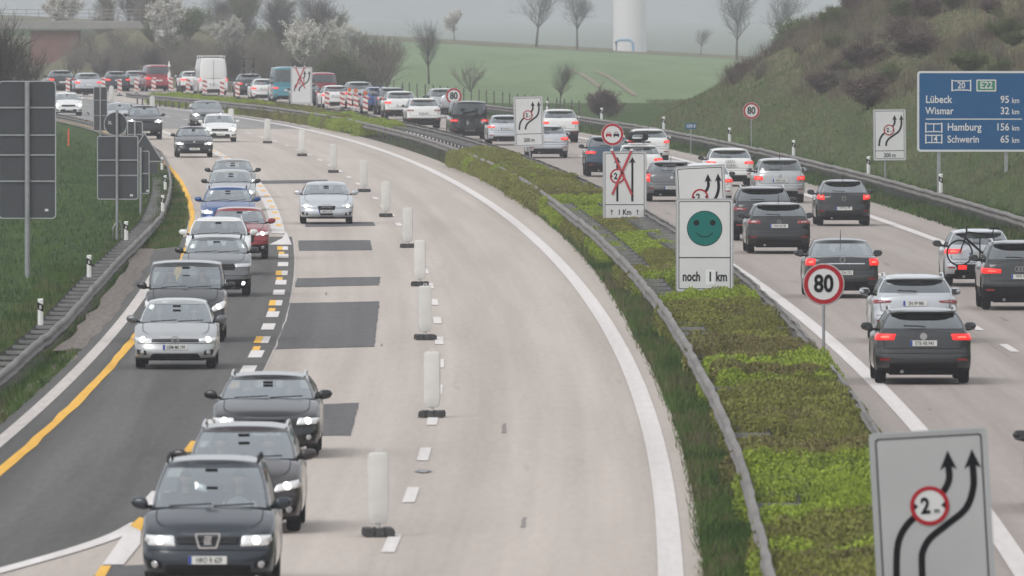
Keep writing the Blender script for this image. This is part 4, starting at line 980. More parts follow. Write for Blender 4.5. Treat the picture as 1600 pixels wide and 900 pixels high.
# roof box on the half hidden white car
b = cars['wbox']; p = on_vehicle('wbox', 0, .15, b.H + .06)
t = thing('roof_box', 'black glossy roof box on the white car behind the crossed out sign', 'roof box', p, b.root.rotation_euler[2])
P = np.zeros((13, 16, 3))
for i in range(13):
    u = -1 + i / 6; k = (1 - abs(u) ** 3.2) ** .5 if abs(u) < 1 else .05
    for j in range(16):
        a = 2 * math.pi * j / 16; P[i, j] = (.42 * np.sign(math.cos(a)) * abs(math.cos(a)) ** .55 * (.6 + .4 * k), u * .98, .22 + .19 * np.sign(math.sin(a)) * abs(math.sin(a)) ** .6 * (.45 + .55 * k))
mb = MB(); mb.grid(P, loop_v=True); mb.obj('shell', [black], t, 40)
mb = MB(); mb.box((0, -.5, .0), (1.0, .05, .05)); mb.box((0, .5, .0), (1.0, .05, .05)); mb.obj('crossbar', [black], t)

# ---------------------------------------------------------------- people seated in the cars
skin = mat('skin', (.42, .25, .18), .55, var=.08)
def person(key, sx, label, shirt, hair, arms=True, scale=1.0):
    b = cars[key]; yw = b.yf + b.cowl
    base = on_vehicle(key, sx, yw + 1.02, b.H - .15 - .93 * scale)
    t = thing('person', label, 'person', base, b.root.rotation_euler[2])
    V = [(0, 0, 0), (0, .02, .22), (0, .04, .42), (0, .03, .52), (0, 0, .60), (0, -.01, .70)]; rad = [.17, .165, .17, .07, .062, .05]
    Ed = [(0, 1), (1, 2), (2, 3), (3, 4), (4, 5)]
    for sg in (1, -1):
        k = len(V); V += [(sg * .19, .03, .42), (sg * .25, -.12, .20), (sg * .17, -.38, .30), (sg * .15, -.45, .33)]; rad += [.075, .055, .042, .045]
        Ed += [(2, k), (k, k + 1), (k + 1, k + 2), (k + 2, k + 3)]
    me = bpy.data.meshes.new('person'); me.from_pydata(V, Ed, []); o = link('body', me)
    md = o.modifiers.new('s', 'SKIN'); 
    for i, sv in enumerate(me.skin_vertices[0].data): sv.radius = (rad[i], rad[i] * (.68 if i < 3 else 1)); sv.use_root = (i == 0)
    ms = o.modifiers.new('d', 'SUBSURF'); ms.levels = 2; ms.render_levels = 2
    bpy.context.view_layer.update()
    m2 = bpy.data.meshes.new_from_object(o.evaluated_get(bpy.context.evaluated_depsgraph_get())); o.modifiers.clear()
    # head grown onto the neck: an ovoid with brow, nose and chin
    bm = bmesh.new(); bm.from_mesh(m2)
    hd = bmesh.ops.create_uvsphere(bm, u_segments=18, v_segments=14, radius=.105)['verts']
    for v in hd:
        x, y, z = v.co; v.co.x = x * .74; v.co.y = y * .92; v.co.z = z * 1.16
        if y < -.07: v.co.y -= .022 * max(0, 1 - abs(x) / .03) * max(0, 1 - abs(z + .012) / .03); v.co.y += .014 * max(0, 1 - abs(abs(x) - .035) / .02) * max(0, 1 - abs(z - .02) / .02)
        if z < -.05: v.co.x *= .85; v.co.y -= .01
        v.co += Vector((0, -.02, .78))
    for sg in (1, -1):
        er = bmesh.ops.create_uvsphere(bm, u_segments=8, v_segments=6, radius=.028)['verts']
        for v in er: v.co = Vector((v.co.x * .4 + sg * .08, v.co.y * .7 - .015, v.co.z + .775))
    bm.to_mesh(m2); bm.free()
    for q in (mat('shirt ' + shirt[0], shirt[1], .8, var=.1), skin): m2.materials.append(q)
    for pl in m2.polygons: c_ = pl.center; pl.material_index = 1 if (c_.z > .565 or (c_.y < -.36 and c_.z < .5)) else 0; pl.use_smooth = True
    o.data = m2; o.parent = t
    mb = MB(); P = np.zeros((16, 7, 3))
    for i in range(16):
        a = 2 * math.pi * i / 16
        for j in range(7):
            e = math.pi / 2 * (1 - j / 6) - (.5 if math.sin(a) > -.3 else -.25) * j / 6
            P[i, j] = (.086 * math.cos(e) * math.cos(a), -.012 + .106 * math.cos(e) * math.sin(a), .785 + .13 * math.sin(e))
    mb.grid(P, loop_u=True); mb.obj('hair', [mat('hair ' + hair[0], hair[1], .7, var=.2)], t, 60)
    t.scale = (scale * b.root.scale[0],) * 3
DK, BR, GY = ('dark', (.02, .017, .015)), ('brown', (.08, .05, .03)), ('grey', (.3, .3, .29))
person('seat', .37, 'driver in a pale shirt behind the minivan windscreen', ('pale', (.4, .4, .42)), DK)
person('seat', -.37, 'passenger in dark clothes in the minivan', ('dark', (.05, .05, .06)), BR, scale=.95)
person('plum', .37, 'driver in a grey top holding the wheel of the plum brown car', ('grey', (.18, .19, .2)), BR)
person('plum', -.37, 'passenger in a red top in the plum brown car', ('red', (.35, .06, .05)), DK, scale=.94)
person('audi6', .37, 'driver in a dark jacket in the black estate', ('jacket', (.03, .035, .045)), DK)
person('audi6', -.37, 'passenger in a pinkish top in the black estate', ('pink', (.4, .18, .15)), BR, scale=.92)
person('toyota', .37, 'driver in a white shirt in the silver grey hatchback', ('white', (.55, .55, .54)), BR)
person('toyota', -.37, 'passenger in a light brown top in the silver grey hatchback', ('tan', (.3, .2, .14)), GY, scale=.93)
person('van', .37, 'driver in a dark top in the dark grey van', ('black', (.03, .03, .03)), DK)
person('van', -.37, 'passenger in a grey top in the dark grey van', ('mid', (.14, .14, .15)), BR, scale=.95)
person('troc', .37, 'driver in a dark blue top in the mid grey crossover', ('navy', (.03, .04, .08)), DK)
person('audi4', .37, 'driver in a white top in the pale silver saloon', ('cream', (.5, .48, .45)), DK)
person('mazda', .37, 'driver in a dark top in the deep red crossover', ('coal', (.04, .04, .04)), BR)
person('octa', .37, 'driver in a light blue shirt in the blue estate', ('sky', (.2, .28, .4)), DK)
person('troc', -.37, 'passenger in a white top in the mid grey crossover', ('ivory', (.5, .49, .46)), BR, scale=.94)
person('wsuv', .37, 'driver in a green top in the half hidden white crossover', ('green', (.08, .14, .08)), GY)
# ================================================================ vegetation
def foliage(name, c1, c2, rough=.8, rnd=.18): return mat(name, c1, rough, col2=c2, scale=2.2, rnd=rnd, spec=.15)
bark = foliage('grey bark', (.055, .05, .045), (.10, .092, .082)); bark_d = foliage('dark bark', (.045, .038, .034), (.09, .078, .07)); twig_b = foliage('brown twigs', (.13, .112, .092), (.22, .19, .155))
leaf_bud = foliage('pale buds', (.10, .12, .055), (.16, .17, .09)); leaf_dry = foliage('dry purple leaves', (.10, .072, .066), (.165, .12, .105)); leaf_g = foliage('spring leaves', (.08, .11, .04), (.14, .175, .07))
blossom = foliage('white blossom', (.52, .49, .43), (.68, .66, .60)); twig_p = foliage('reddish twigs', (.12, .092, .082), (.20, .155, .135))
def branch_segs(rg, H, spread, levels, kids, trunk_frac, lean=.0, up=.25, multi=1):
    segs = []
    def grow(p, d, L, r, lv):
        n = 3; q = p.copy(); dd = d.copy()
        for k in range(n):
            dd = dd + rg.normal(0, .03 if lv == 0 and multi == 1 else .10, 3); dd[2] += up * .12 * (lv > 0); dd /= np.linalg.norm(dd); e = q + dd * L / n; r1 = r * (1 - .22)
            segs.append((q.copy(), e.copy(), r, r1, lv)); r = r1
            if lv < levels and (lv > 0 or k >= 1 or trunk_frac < .2):
                for _ in range(kids[lv] // (2 if k < n - 1 else 1) if lv == 0 else max(1, kids[lv] // 2)):
                    a = rg.uniform(0, 2 * math.pi); t = rg.uniform(.5, 1.0) * spread
                    u = np.cross(dd, [0.3, .2, 1]); u /= np.linalg.norm(u) + 1e-9; v = np.cross(dd, u)
                    c = dd * math.cos(t) + (u * math.cos(a) + v * math.sin(a)) * math.sin(t); c[2] += up; c /= np.linalg.norm(c)
                    grow(q + (e - q) * rg.uniform(.5, 1), c, L * rg.uniform(.5, .78) * (.85 if lv == 0 else 1), r * .62, lv + 1)
            q = e
    for m in range(multi):
        d = np.array([rg.normal(0, .32 if multi > 1 else .04), rg.normal(0, .32 if multi > 1 else .04), 1.0]); d /= np.linalg.norm(d)
        grow(np.array([rg.normal(0, .12), rg.normal(0, .12), 0]) * (multi > 1), d, H * (trunk_frac if multi == 1 else rg.uniform(.35, .5)), H * (.020 if multi == 1 else .010), 0)
    return segs
def seg_mesh(name, segs, m, sides, rmin=.006):
    n = len(segs); A = np.array([s_[0] for s_ in segs]); B = np.array([s_[1] for s_ in segs]); r0 = np.maximum([s_[2] for s_ in segs], rmin); r1 = np.maximum([s_[3] for s_ in segs], rmin * .7)
    d = B - A; d /= np.linalg.norm(d, axis=1)[:, None] + 1e-9; u = np.cross(d, [.31, .17, .93]); u /= np.linalg.norm(u, axis=1)[:, None] + 1e-9; v = np.cross(d, u)
    V = np.zeros((n, 2 * sides, 3)); 
    for k in range(sides):
        a = 2 * math.pi * k / sides; o = u * math.cos(a) + v * math.sin(a); V[:, k] = A + o * r0[:, None]; V[:, sides + k] = B + o * r1[:, None]
    F = np.array([[k, (k + 1) % sides, sides + (k + 1) % sides, sides + k] for k in range(sides)])
    F = (F[None] + (np.arange(n) * 2 * sides)[:, None, None]).reshape(-1, 4)
    return V.reshape(-1, 3), F
def leaf_quads(rg, C, size, jitter=0.0):
    n = len(C); C = C + rg.normal(0, jitter, C.shape) if jitter else C
    a = rg.normal(0, 1, (n, 3)); a /= np.linalg.norm(a, axis=1)[:, None]; b = np.cross(a, rg.normal(0, 1, (n, 3))); b /= np.linalg.norm(b, axis=1)[:, None] + 1e-9
    s = size * rg.uniform(.6, 1.4, (n, 1)); V = np.stack([C - a * s, C - b * s * .55, C + a * s, C + b * s * .55], 1)
    return V.reshape(-1, 3), np.arange(n * 4).reshape(n, 4)
def join(parts):
    V, F, MI, k = [], [], [], 0
    for (v, f), m in parts: V.append(v); F.append(f + k); MI += [m] * len(f); k += len(v)
    return np.concatenate(V), np.concatenate(F), MI
def plant_proto(kind, seed):
    rg = np.random.default_rng(seed)
    if kind == 'bare': s = branch_segs(rg, 8.0, .95, 4, [8, 5, 4, 3], .55, up=.30); tm, cm, lf = bark, bark, None
    elif kind == 'blossom': s = branch_segs(rg, 6.0, .70, 4, [7, 4, 3, 2], .5, up=.15); tm, cm, lf = bark, bark, (blossom, .085, 5)
    elif kind == 'budding': s = branch_segs(rg, 6.0, .66, 4, [7, 4, 3, 2], .45, up=.2); tm, cm, lf = bark, twig_b, (leaf_bud, .05, 1)
    elif kind == 'bush_dry': s = branch_segs(rg, 3.4, .62, 3, [4, 3, 3], 0.1, multi=8, up=.16); tm, cm, lf = bark_d, twig_b, None
    elif kind == 'bush_green': s = branch_segs(rg, 3.4, .6, 3, [5, 4, 2], 0.1, multi=9, up=.2); tm, cm, lf = bark_d, twig_b, (leaf_g, .045, 3)
    elif kind == 'bush_purple': s = branch_segs(rg, 3.2, .7, 3, [4, 3, 3], 0.1, multi=8, up=.08); tm, cm, lf = bark_d, twig_p, (leaf_dry, .05, 3)
    elif kind == 'bush_dark': s = branch_segs(rg, 5.0, .55, 4, [4, 3, 3, 2], 0.1, multi=9, up=.25); tm, cm, lf = bark_d, bark_d, None
    zmax = max(q[1][2] for q in s)
    if kind in ('bare', 'blossom', 'budding'): big = [q for q in s if q[4] <= 1]; small = [q for q in s if q[4] > 1]
    else: big = [q for q in s if q[4] == 0]; small = [q for q in s if q[4] > 0]
    v, f = seg_mesh('t', big, tm, 6, .012); trunk = np_mesh('trunk', v, f, [tm])
    parts = [(seg_mesh('c', small, cm, 3, .007), 0)]
    if lf:
        tips = np.array([q[1] for q in small if q[4] >= 2] + [(q[0] + q[1]) / 2 for q in small if q[4] >= 2]); C = np.repeat(tips, lf[2], 0); parts.append((leaf_quads(rg, C, lf[1], .09), 1))
    v, f, mi = join(parts); crown = np_mesh('crown', v, f, [cm] + ([lf[0]] if lf else []), mi)
    return trunk, crown, zmax
_pp = {}
def protos(kind, n=3):
    if kind not in _pp: _pp[kind] = [plant_proto(kind, 11 + 7 * i + len(kind)) for i in range(n)]
    return _pp[kind]
_pc = [0]
def plant(kind, x, y, h, name, label, cat, group=None, wide=1.0, z=None):
    _pc[0] += 1; i = _pc[0]; tr, cr, zm = protos(kind)[i % len(protos(kind))]; rnd = random.Random(i)
    z = float(ground_z(x, y)) if z is None else z
    t = thing(name, label, cat, (x, y, z - .05), rnd.uniform(0, 6.28), group); s_ = h / zm; t.scale = (s_ * wide, s_ * wide, s_)
    link('trunk', tr, t); link('crown', cr, t); return t
def plant_px(kind, px, Y, h, *a, **k): return plant(kind, xat(px, Y), Y, h, *a, **k)
# single trees by the field crest
for px, Y, h, kind, lb_ in ((838, 1700, 9.5, 'bare', 'hazy bare tree on the field crest, farther from the white tower'), (902, 1690, 9.2, 'bare', 'hazy bare tree on the field crest, next to the white tower'), (1151, 1560, 10.5, 'bare', 'tall bare tree on the crest between the white tower and the scrub slope'),
      (1212, 1600, 10, 'bare', 'bare tree rising behind the round green bush'), (710, 1750, 4.6, 'blossom', 'small pale blossoming tree on the field crest'), (670, 1000, 5.6, 'bare', 'slender bare tree at the field edge above the white suv'), (874, 790, 3.3, 'bare', 'small bare tree behind the wire fence'),
      (940, 745, 2.2, 'bush_purple', 'small purple brown tree beside the fence end'), (475, 960, 5.6, 'blossom', 'white blossoming tree beyond the struck out lane sign'), (255, 1120, 6.6, 'blossom', 'large pale blossoming tree on the bridge embankment'), (356, 1110, 5.2, 'blossom', 'thin blossoming tree between the embankment and the big bush'),
      (98, 1350, 8.2, 'blossom', 'pale blossoming tree behind the bridge railing'), (208, 1280, 8, 'bare', 'bare tree behind the bridge end'), (490, 1050, 8.5, 'bare', 'tall bare tree behind the white blossoming tree'), (440, 1060, 7.5, 'bare', 'bare branching tree above the big brown bush'), (1095, 1750, 4, 'bare', 'small faint bare tree on the field crest')):
    plant_px(kind, px, Y, h, 'bare_tree' if kind == 'bare' else 'blossom_tree' if kind == 'blossom' else 'small_tree', lb_, 'tree', wide=1.15 if kind == 'bare' and Y > 1500 else 1.0)
plant_px('bush_dark', 8, 640, 5.5, 'bare_shrub', 'dense dark leafless shrub above the large grey sign back', 'shrub', wide=1.1, z=1.2)
plant_px('bush_dark', -25, 600, 6.0, 'bare_shrub', 'dark leafless shrub cut by the picture edge', 'shrub', wide=1.1, z=1.2)
plant_px('bush_dark', 45, 680, 3.6, 'bare_shrub', 'lower dark leafless shrub beside the dense one', 'shrub', wide=1.2, z=1.2)
plant_px('bush_dry', 622, 1300, 2.8, 'bare_shrub', 'small round bare bush on the near field crest', 'shrub')
plant_px('bush_dry', 735, 930, 2.6, 'bare_shrub', 'round brown bush at the field edge behind the upper 80 sign', 'shrub')
# thicket along the far verge
rnd = random.Random(5)
for i in range(62):
    px = rnd.uniform(105, 600); Y = rnd.uniform(960, 1160) - max(0, px - 420) * .35
    if px > 520: Y = rnd.uniform(915, 985)
    off_ok = xat(px, Y) - float(E(Y))
    if off_ok < 17.5: Y += 60
    h = rnd.uniform(1.8, 3.6) if px < 300 else rnd.uniform(2.6, 4.6)
    kind = rnd.choice(['bush_dry', 'bush_dry', 'bush_dry', 'bush_dark', 'bush_dry', 'bush_green'])
    plant_px(kind, px, Y, h, 'thicket_bush', {'bush_dry': 'hazy brown leafless bush in the thicket by the far bend', 'bush_dark': 'hazy dark leafless bush in the thicket by the far bend', 'bush_green': 'hazy greenish bush in the thicket by the far bend'}[kind], 'bush', {'bush_dry': 'brown thicket bushes', 'bush_dark': 'dark thicket bushes', 'bush_green': 'greenish thicket bushes'}[kind], wide=1.25)
for i in range(26):
    px = rnd.uniform(150, 570); Y = rnd.uniform(1180, 1420); kind = rnd.choice(['bare', 'bare', 'bare', 'budding', 'blossom'])
    plant_px(kind, px, Y, rnd.uniform(4.5, 7.5) * (1 if px < 520 else .7), 'bare_tree' if kind == 'bare' else 'budding_tree' if kind == 'budding' else 'blossom_tree', {'bare': 'faint bare tree in the hazy belt behind the far thicket', 'budding': 'faint budding tree in the hazy belt behind the far thicket', 'blossom': 'faint blossoming tree in the hazy belt behind the far thicket'}[kind], 'tree', kind + ' trees of the hazy belt', wide=1.15)
for i in range(34):
    px = rnd.uniform(110, 590); Y = rnd.uniform(1000, 1240) - max(0, px - 420) * .3
    if xat(px, Y) - float(E(Y)) < 18: Y += 80
    plant_px('bush_dry', px, Y, rnd.uniform(1.8, 3.8), 'thicket_bush', 'hazy brown leafless bush in the thicket by the far bend', 'bush', 'brown thicket bushes', wide=1.3)
# scrub on the cutting
for px, Y, h, kind, lb_ in ((1248, 752, 3.1, 'bush_green', 'round light green bush at the end of the slope crest'), (1410, 700, 3.6, 'bush_purple', 'tall purple brown bush on the slope crest'), (1418, 706, 4.0, 'bush_green', 'green topped shrub behind the tall purple brown bush'), (1365, 716, 2.8, 'bush_dry', 'leafless twiggy shrub on the slope crest'),
      (1312, 738, 1.7, 'bush_dry', 'low brown shrub beside the round light green bush'), (1340, 728, 2.3, 'bush_dry', 'thin brown shrub on the slope crest, between the low brown one and the twiggy one'), (1450, 690, 2.6, 'bush_dry', 'wispy brown shrub beside the tall purple brown bush'), (1500, 676, 2.2, 'bush_dry', 'bare wispy shrub behind the slope top fence'), (1570, 655, 2.6, 'bush_purple', 'purple brown shrub behind the slope top fence'), (1540, 662, 2.4, 'bush_green', 'dark green shrub beside the fence posts'), (1592, 640, 3.4, 'bush_dark', 'dark bare shrub reaching in at the picture edge')):
    plant_px(kind, px, Y, h, 'slope_shrub', lb_, 'shrub', wide=1.15)
n_s = 0
while n_s < 210:
    Y = rnd.uniform(500, 800); toe = float(np.interp(Y, [0, 640, 680, 750, 800, 900], [15.4, 15.4, 17, 25, 31, 40])); d = 3.5 + 20 * rnd.random() ** .75; x = float(E(Y)) + toe + d; px = 800 + x / Y * FPX
    if not 1120 < px < 1640: continue
    zg = float(ground_z(x, Y)); py = (CAM_H - zg) * FPX / Y - 25
    if py > 178 - max(0, 1330 - px) * .22: continue
    n_s += 1
    pr = 1350 < px < 1480
    kind = rnd.choice(['bush_dry', 'bush_dry', 'bush_purple', 'bush_purple', 'bush_green'] if pr else ['bush_dry', 'bush_dry', 'bush_green', 'bush_dry', 'bush_purple'])
    plant(kind, x, Y, rnd.uniform(.6, 1.6) * (1.2 if pr else .85), 'scrub_bush', {'bush_dry': 'brown leafless scrub bush on the cutting slope', 'bush_purple': 'purplish scrub bush on the cutting slope', 'bush_green': 'greening scrub bush on the cutting slope'}[kind], 'bush', {'bush_dry': 'brown scrub bushes', 'bush_purple': 'purplish scrub bushes', 'bush_green': 'greening scrub bushes'}[kind], wide=1.5)
# low shrubs of the planted strip
def shrub_mesh(seed, cols):
    rg = np.random.default_rng(seed); n = 13000
    x = rg.uniform(-1, 1, n); y = rg.uniform(-1, 1, n); r = np.sqrt(x * x * .55 + y * y * .55)
    lump = .62 + .55 * vnoise(x * 3.1 + seed, y * 2.6, seed) * .8
    keep = (np.abs(x) ** 5 + np.abs(y) ** 2.6) < .7 + .6 * vnoise(x * 4, y * 4 + seed, seed + 1)
    x, y, lump = x[keep], y[keep], lump[keep]; edge = np.clip(1.3 - (np.abs(x) ** 6 + np.abs(y) ** 4) * .75, .25, 1); h = .50 * lump * edge
    z = h * (1 - rg.uniform(0, 1, len(x)) ** 2.2 * .9) 
    C = np.stack([x * 1.08, y * 1.35, z + .02], 1); V, F = leaf_quads(rg, C, .0215)
    m2 = len(C); k = (rg.random(m2) < .10) | ((vnoise(C[:, 0] * 2.4, C[:, 1] * 2.0, seed + 5) > .72) & (rg.random(m2) < .6))
    mi = k.astype(int)
    # upright shoots
    return np_mesh('foliage', V, F, cols, mi)
yg = (foliage('fresh yellow green', (.22, .29, .036), (.33, .41, .06), rnd=.12), foliage('yellow green b', (.15, .20, .045), (.23, .28, .065)))
ol = (foliage('olive leaf', (.165, .18, .042), (.275, .28, .075), rnd=.12), foliage('brownish leaf', (.15, .125, .06), (.20, .165, .085)))
bn = (foliage('rusty leaf', (.15, .13, .052), (.22, .195, .08), rnd=.12), foliage('olive leaf b', (.16, .17, .055), (.22, .225, .08)))
SH = {'y': [shrub_mesh(3 + i, yg) for i in range(3)], 'o': [shrub_mesh(13 + i, ol) for i in range(3)], 'b': [shrub_mesh(23 + i, bn) for i in range(2)]}
LB = {'y': ('low bright yellow green shrub in the planted median strip', 'bright yellow green median shrubs'), 'o': ('low olive shrub in the planted median strip', 'olive median shrubs'), 'b': ('low rusty brown shrub in the planted median strip', 'rusty brown median shrubs')}
runs = [(838, 990, 'o'), (815, 838, 'y'), (768, 815, 'y'), (745, 768, 'y'), (718, 745, 'b'), (665, 718, 'o'), (622, 665, 'o'), (588, 622, 'y'), (545, 588, 'b'), (530, 545, 'o'), (484, 530, 'o'), (458, 484, 'y'), (396, 458, 'o'), (364, 396, 'y'), (340, 364, 'o'), (318, 340, 'y'), (290, 318, 'o'), (264, 290, 'o'), (186, 215, 'y'), (172, 186, 'o'), (100, 172, 'y')]
gaps = [(690, 716), (800, 830), (622, 636), (574, 590), (526, 550), (446, 488), (400, 420)]
rnd = random.Random(9)
def put_shrub(Y, off, sx, sy, sz):
    py = yfor(Y, .4); k = 'o'
    for a, b_, c_ in runs:
        if a <= py < b_: k = c_
    if rnd.random() < .24: k = rnd.choice('yooyb')
    o = link('median_shrub', rnd.choice(SH[k])); o.location = (float(E(Y)) + off, Y, -.02); o.rotation_euler = (rnd.uniform(-.04, .04), rnd.uniform(-.07, .07), rnd.choice((0, math.pi)) + rnd.uniform(-.3, .3)); o.scale = (sx, sy, sz)
    tag(o, LB[k][0], 'shrub', LB[k][1])
Y = 138.0
while Y < 552:
    py = yfor(Y, .3); gap = any(a < py < b_ for a, b_ in gaps)
    lo = .55 if gap else 0
    put_shrub(Y, (2.33 if not gap else 2.75) + rnd.uniform(-.06, .06), (1.13 if not gap else .55) * rnd.uniform(.94, 1.08), rnd.uniform(.85, 1.3), rnd.uniform(1.3, 1.75) * (.62 if 325 < Y < 425 else 1))
    Y += rnd.uniform(2.0, 2.6)
Y = 655.0
while Y < 835:
    put_shrub(Y, 2.3 + rnd.uniform(-.1, .1), rnd.uniform(1.1, 1.3), rnd.uniform(1.3, 1.8), rnd.uniform(1.35, 1.6)); Y += rnd.uniform(3.0, 4.0)
# grass blades and weeds
def blades(name, label, n, place, h0, h1, wd, mats, seed, wts=None):
    rg = np.random.default_rng(seed); X, Y = place(rg, n); Z = ground_z(X, Y) ; n = len(X)
    h = rg.uniform(h0, h1, n) * (.5 + 1.0 * vnoise(X * 1.3, Y * .25, 3)); a = rg.uniform(0, 6.28, n); lean = rg.uniform(.1, .7, n) * h; b_ = rg.uniform(0, 6.28, n)
    w_ = wd * rg.uniform(.6, 1.3, n); dx, dy = np.cos(a) * w_, np.sin(a) * w_
    V = np.stack([np.stack([X - dx, Y - dy, Z - .01], 1), np.stack([X + dx, Y + dy, Z - .01], 1), np.stack([X + np.cos(b_) * lean, Y + np.sin(b_) * lean, Z + h], 1)], 1).reshape(-1, 3)
    mi = (vnoise(X * .9 + 7, Y * .18, 12) * len(mats) * .999).astype(int); mi = np.where(rg.random(n) < .25, rg.integers(0, len(mats), n), mi)
    return tag(link(name, np_mesh(name, V, np.arange(n * 3).reshape(n, 3), mats, mi)), label, kind='stuff')
gA = mat('grass blade a', (.034, .074, .013), .7, spec=.15); gB = mat('grass blade b', (.076, .130, .028), .7, spec=.15); gC = mat('grass blade c', (.125, .128, .055), .7, spec=.15); gD = mat('dry blade', (.15, .125, .075), .8, spec=.1); gE = mat('dry blade dark', (.085, .07, .045), .8, spec=.1)
def near(rg, n, lo, hi, p=1.7): return lo + (hi - lo) * rg.random(n) ** p
def pl_med(rg, n):
    Y = near(rg, n, 150, 560); e = np.interp(Y, [0, 280, 380, 500, 820], [.42, .45, .92, 1.3, 1.3]); a = e - .06 * rg.random(n) ** 3 * 2; return E(Y) + a + rg.random(n) ** 1.0 * (1.75 - a), Y
blades('grass', 'uneven grass growing between the pale lanes and the median barrier', 70000, pl_med, .06, .24, .011, [gA, gB, gC, gB, gD, gB], 1)
def pl_in(rg, n): Y = near(rg, n, 150, 820); return E(Y) + rg.uniform(1.3, 3.6, n), Y
blades('grass', 'rough grass and weeds under the median shrubs', 40000, pl_in, .05, .2, .014, [gC, gE, gB, gD], 2)
def pl_left(rg, n): Y = near(rg, n, 225, 560, 1.3); e = np.interp(Y, [0, 272, 273, 378, 379, 422, 463, 508, 560], [-11.6, -11.6, -12.05, -12.05, -10.95, -10.8, -10.85, -11.05, -11.15]); return E(Y) + e + .1 - rg.random(n) ** 1.3 * 2.6, Y
blades('grass', 'grass verge under the wavy barrier by the oncoming queue', 70000, pl_left, .06, .2, .014, [gA, gB, gC, gA], 3)
def pl_bank(rg, n): Y = near(rg, n, 225, 800, 1.4); return E(Y) - 12.5 - rg.random(n) * 14, Y
blades('grass', 'meadow grass on the bank below the sign backs', 110000, pl_bank, .06, .22, .018, [gA, gB, gA, gB, gA], 4)
def pl_rv(rg, n): Y = near(rg, n, 360, 900, 1.2); return E(Y) + rg.uniform(13.7, 16.2, n), Y
blades('grass', 'grass strip at the foot of the slope barrier', 60000, pl_rv, .12, .32, .018, [gA, gB, gA, gC], 5)
def pl_slope(rg, n):
    Y = rg.uniform(400, 860, n); toe = np.interp(Y, [0, 640, 680, 750, 800, 900], [15.4, 15.4, 17, 25, 31, 40]); return E(Y) + toe + rg.random(n) ** .8 * 24, Y
gF = mat('slope blade', (.080, .135, .042), .7, spec=.15)
blades('dry_grass', 'dry brown and olive grass covering the cutting slope', 230000, pl_slope, .07, .26, .014, [gF, gD, gC, gF, gC, gF], 6)

def pl_brush(rg, n):
    Y = rg.uniform(480, 800, n); toe = np.interp(Y, [0, 640, 680, 750, 800, 900], [15.4, 15.4, 17, 25, 31, 40]); X = E(Y) + toe + 4.5 + rg.random(n) * 22
    k = vnoise(X * .45, Y * .07, 21) > .42; return X[k], Y[k]
bA = mat('dead stem', (.16, .135, .10), .8, spec=.1); bB = mat('dead reddish stem', (.135, .098, .078), .8, spec=.1); bC = mat('dark stem', (.075, .064, .054), .8, spec=.1)
blades('dry_brush', 'tall dead stems and brambles among the slope bushes', 110000, pl_brush, .35, 1.0, .010, [bA, bB, bC, bA, gD], 7)
# ================================================================ signs
s_white = mat('sign white', (.655, .655, .645), .55, var=.04, scale=1.5, spec=.2); s_shaded = mat('shaded sign white', (.43, .43, .43), .6, var=.05, scale=1.2, spec=.15)  # the greyer one is sign white with picture-corner shading put into its colour
s_grey = mat('sign rim grey', (.42, .43, .44), .5, .3)
s_red = mat('sign red', (.38, .012, .022), .6, spec=.12); s_blue = mat('sign blue', (.006, .088, .225), .6, var=.06, scale=.8, spec=.12); s_green = mat('sign green', (.004, .150, .128), .6, spec=.12); s_pgreen = mat('route green', (.02, .20, .11), .5)
s_back = mat('sign back grey', (.052, .056, .062), .6, .1, var=.12, scale=1.2)
tape = mat('red tape', (.45, .03, .04), .6)
def rrect(w_, h, r, cx=0, cz=0, n=5):
    out = []
    for sx, sz, a0 in ((1, 1, 0), (-1, 1, 90), (-1, -1, 180), (1, -1, 270)):
        for k in range(n + 1):
            a = R(a0 + 90 * k / n); out.append((cx + sx * (w_ / 2 - r) + r * math.cos(a), cz + sz * (h / 2 - r) + r * math.sin(a)))
    return out
def circ(r, cx=0, cz=0, n=36): return [(cx + r * math.cos(2 * math.pi * k / n), cz + r * math.sin(2 * math.pi * k / n)) for k in range(n)]
def frame_mb(mb, outer, inner, y0, y1, mi=0):
    n = len(outer); P = np.array([[(o[0], y1, o[1]), (o[0], y0, o[1]), (i[0], y0, i[1]), (i[0], y1, i[1])] for o, i in zip(outer, inner)]); return mb.grid(P, mi, loop_u=True)
def ribbon(mb, pts, wd, y, mi=0, n=10):
    P = [Vector((p[0], 0, p[1])) for p in pts]; Q = []
    for k in range(len(P) - 1):
        p0, p1, p2, p3 = P[max(k - 1, 0)], P[k], P[k + 1], P[min(k + 2, len(P) - 1)]
        for i in range(n + (k == len(P) - 2)):
            f = i / n; Q.append(.5 * ((2 * p1) + (p2 - p0) * f + (2 * p0 - 5 * p1 + 4 * p2 - p3) * f * f + (3 * p1 - p0 - 3 * p2 + p3) * f ** 3))
    G_ = np.zeros((len(Q), 4, 3))
    for i, q in enumerate(Q):
        t = (Q[min(i + 1, len(Q) - 1)] - Q[max(i - 1, 0)]).normalized(); nn = Vector((-t.z, 0, t.x)) * wd / 2
        a, b_ = q + nn, q - nn; G_[i] = [(a.x, y + .003, a.z), (a.x, y, a.z), (b_.x, y, b_.z), (b_.x, y + .003, b_.z)]
    return mb.grid(G_, mi)
def sign_thing(name, label, X, Y, zg, cat='road sign', roll=0.0, group=None, yaw=0.0):
    t = thing(name, label, cat, (X, Y, zg), yaw, group); t.rotation_euler = (0, R(roll), yaw); return t
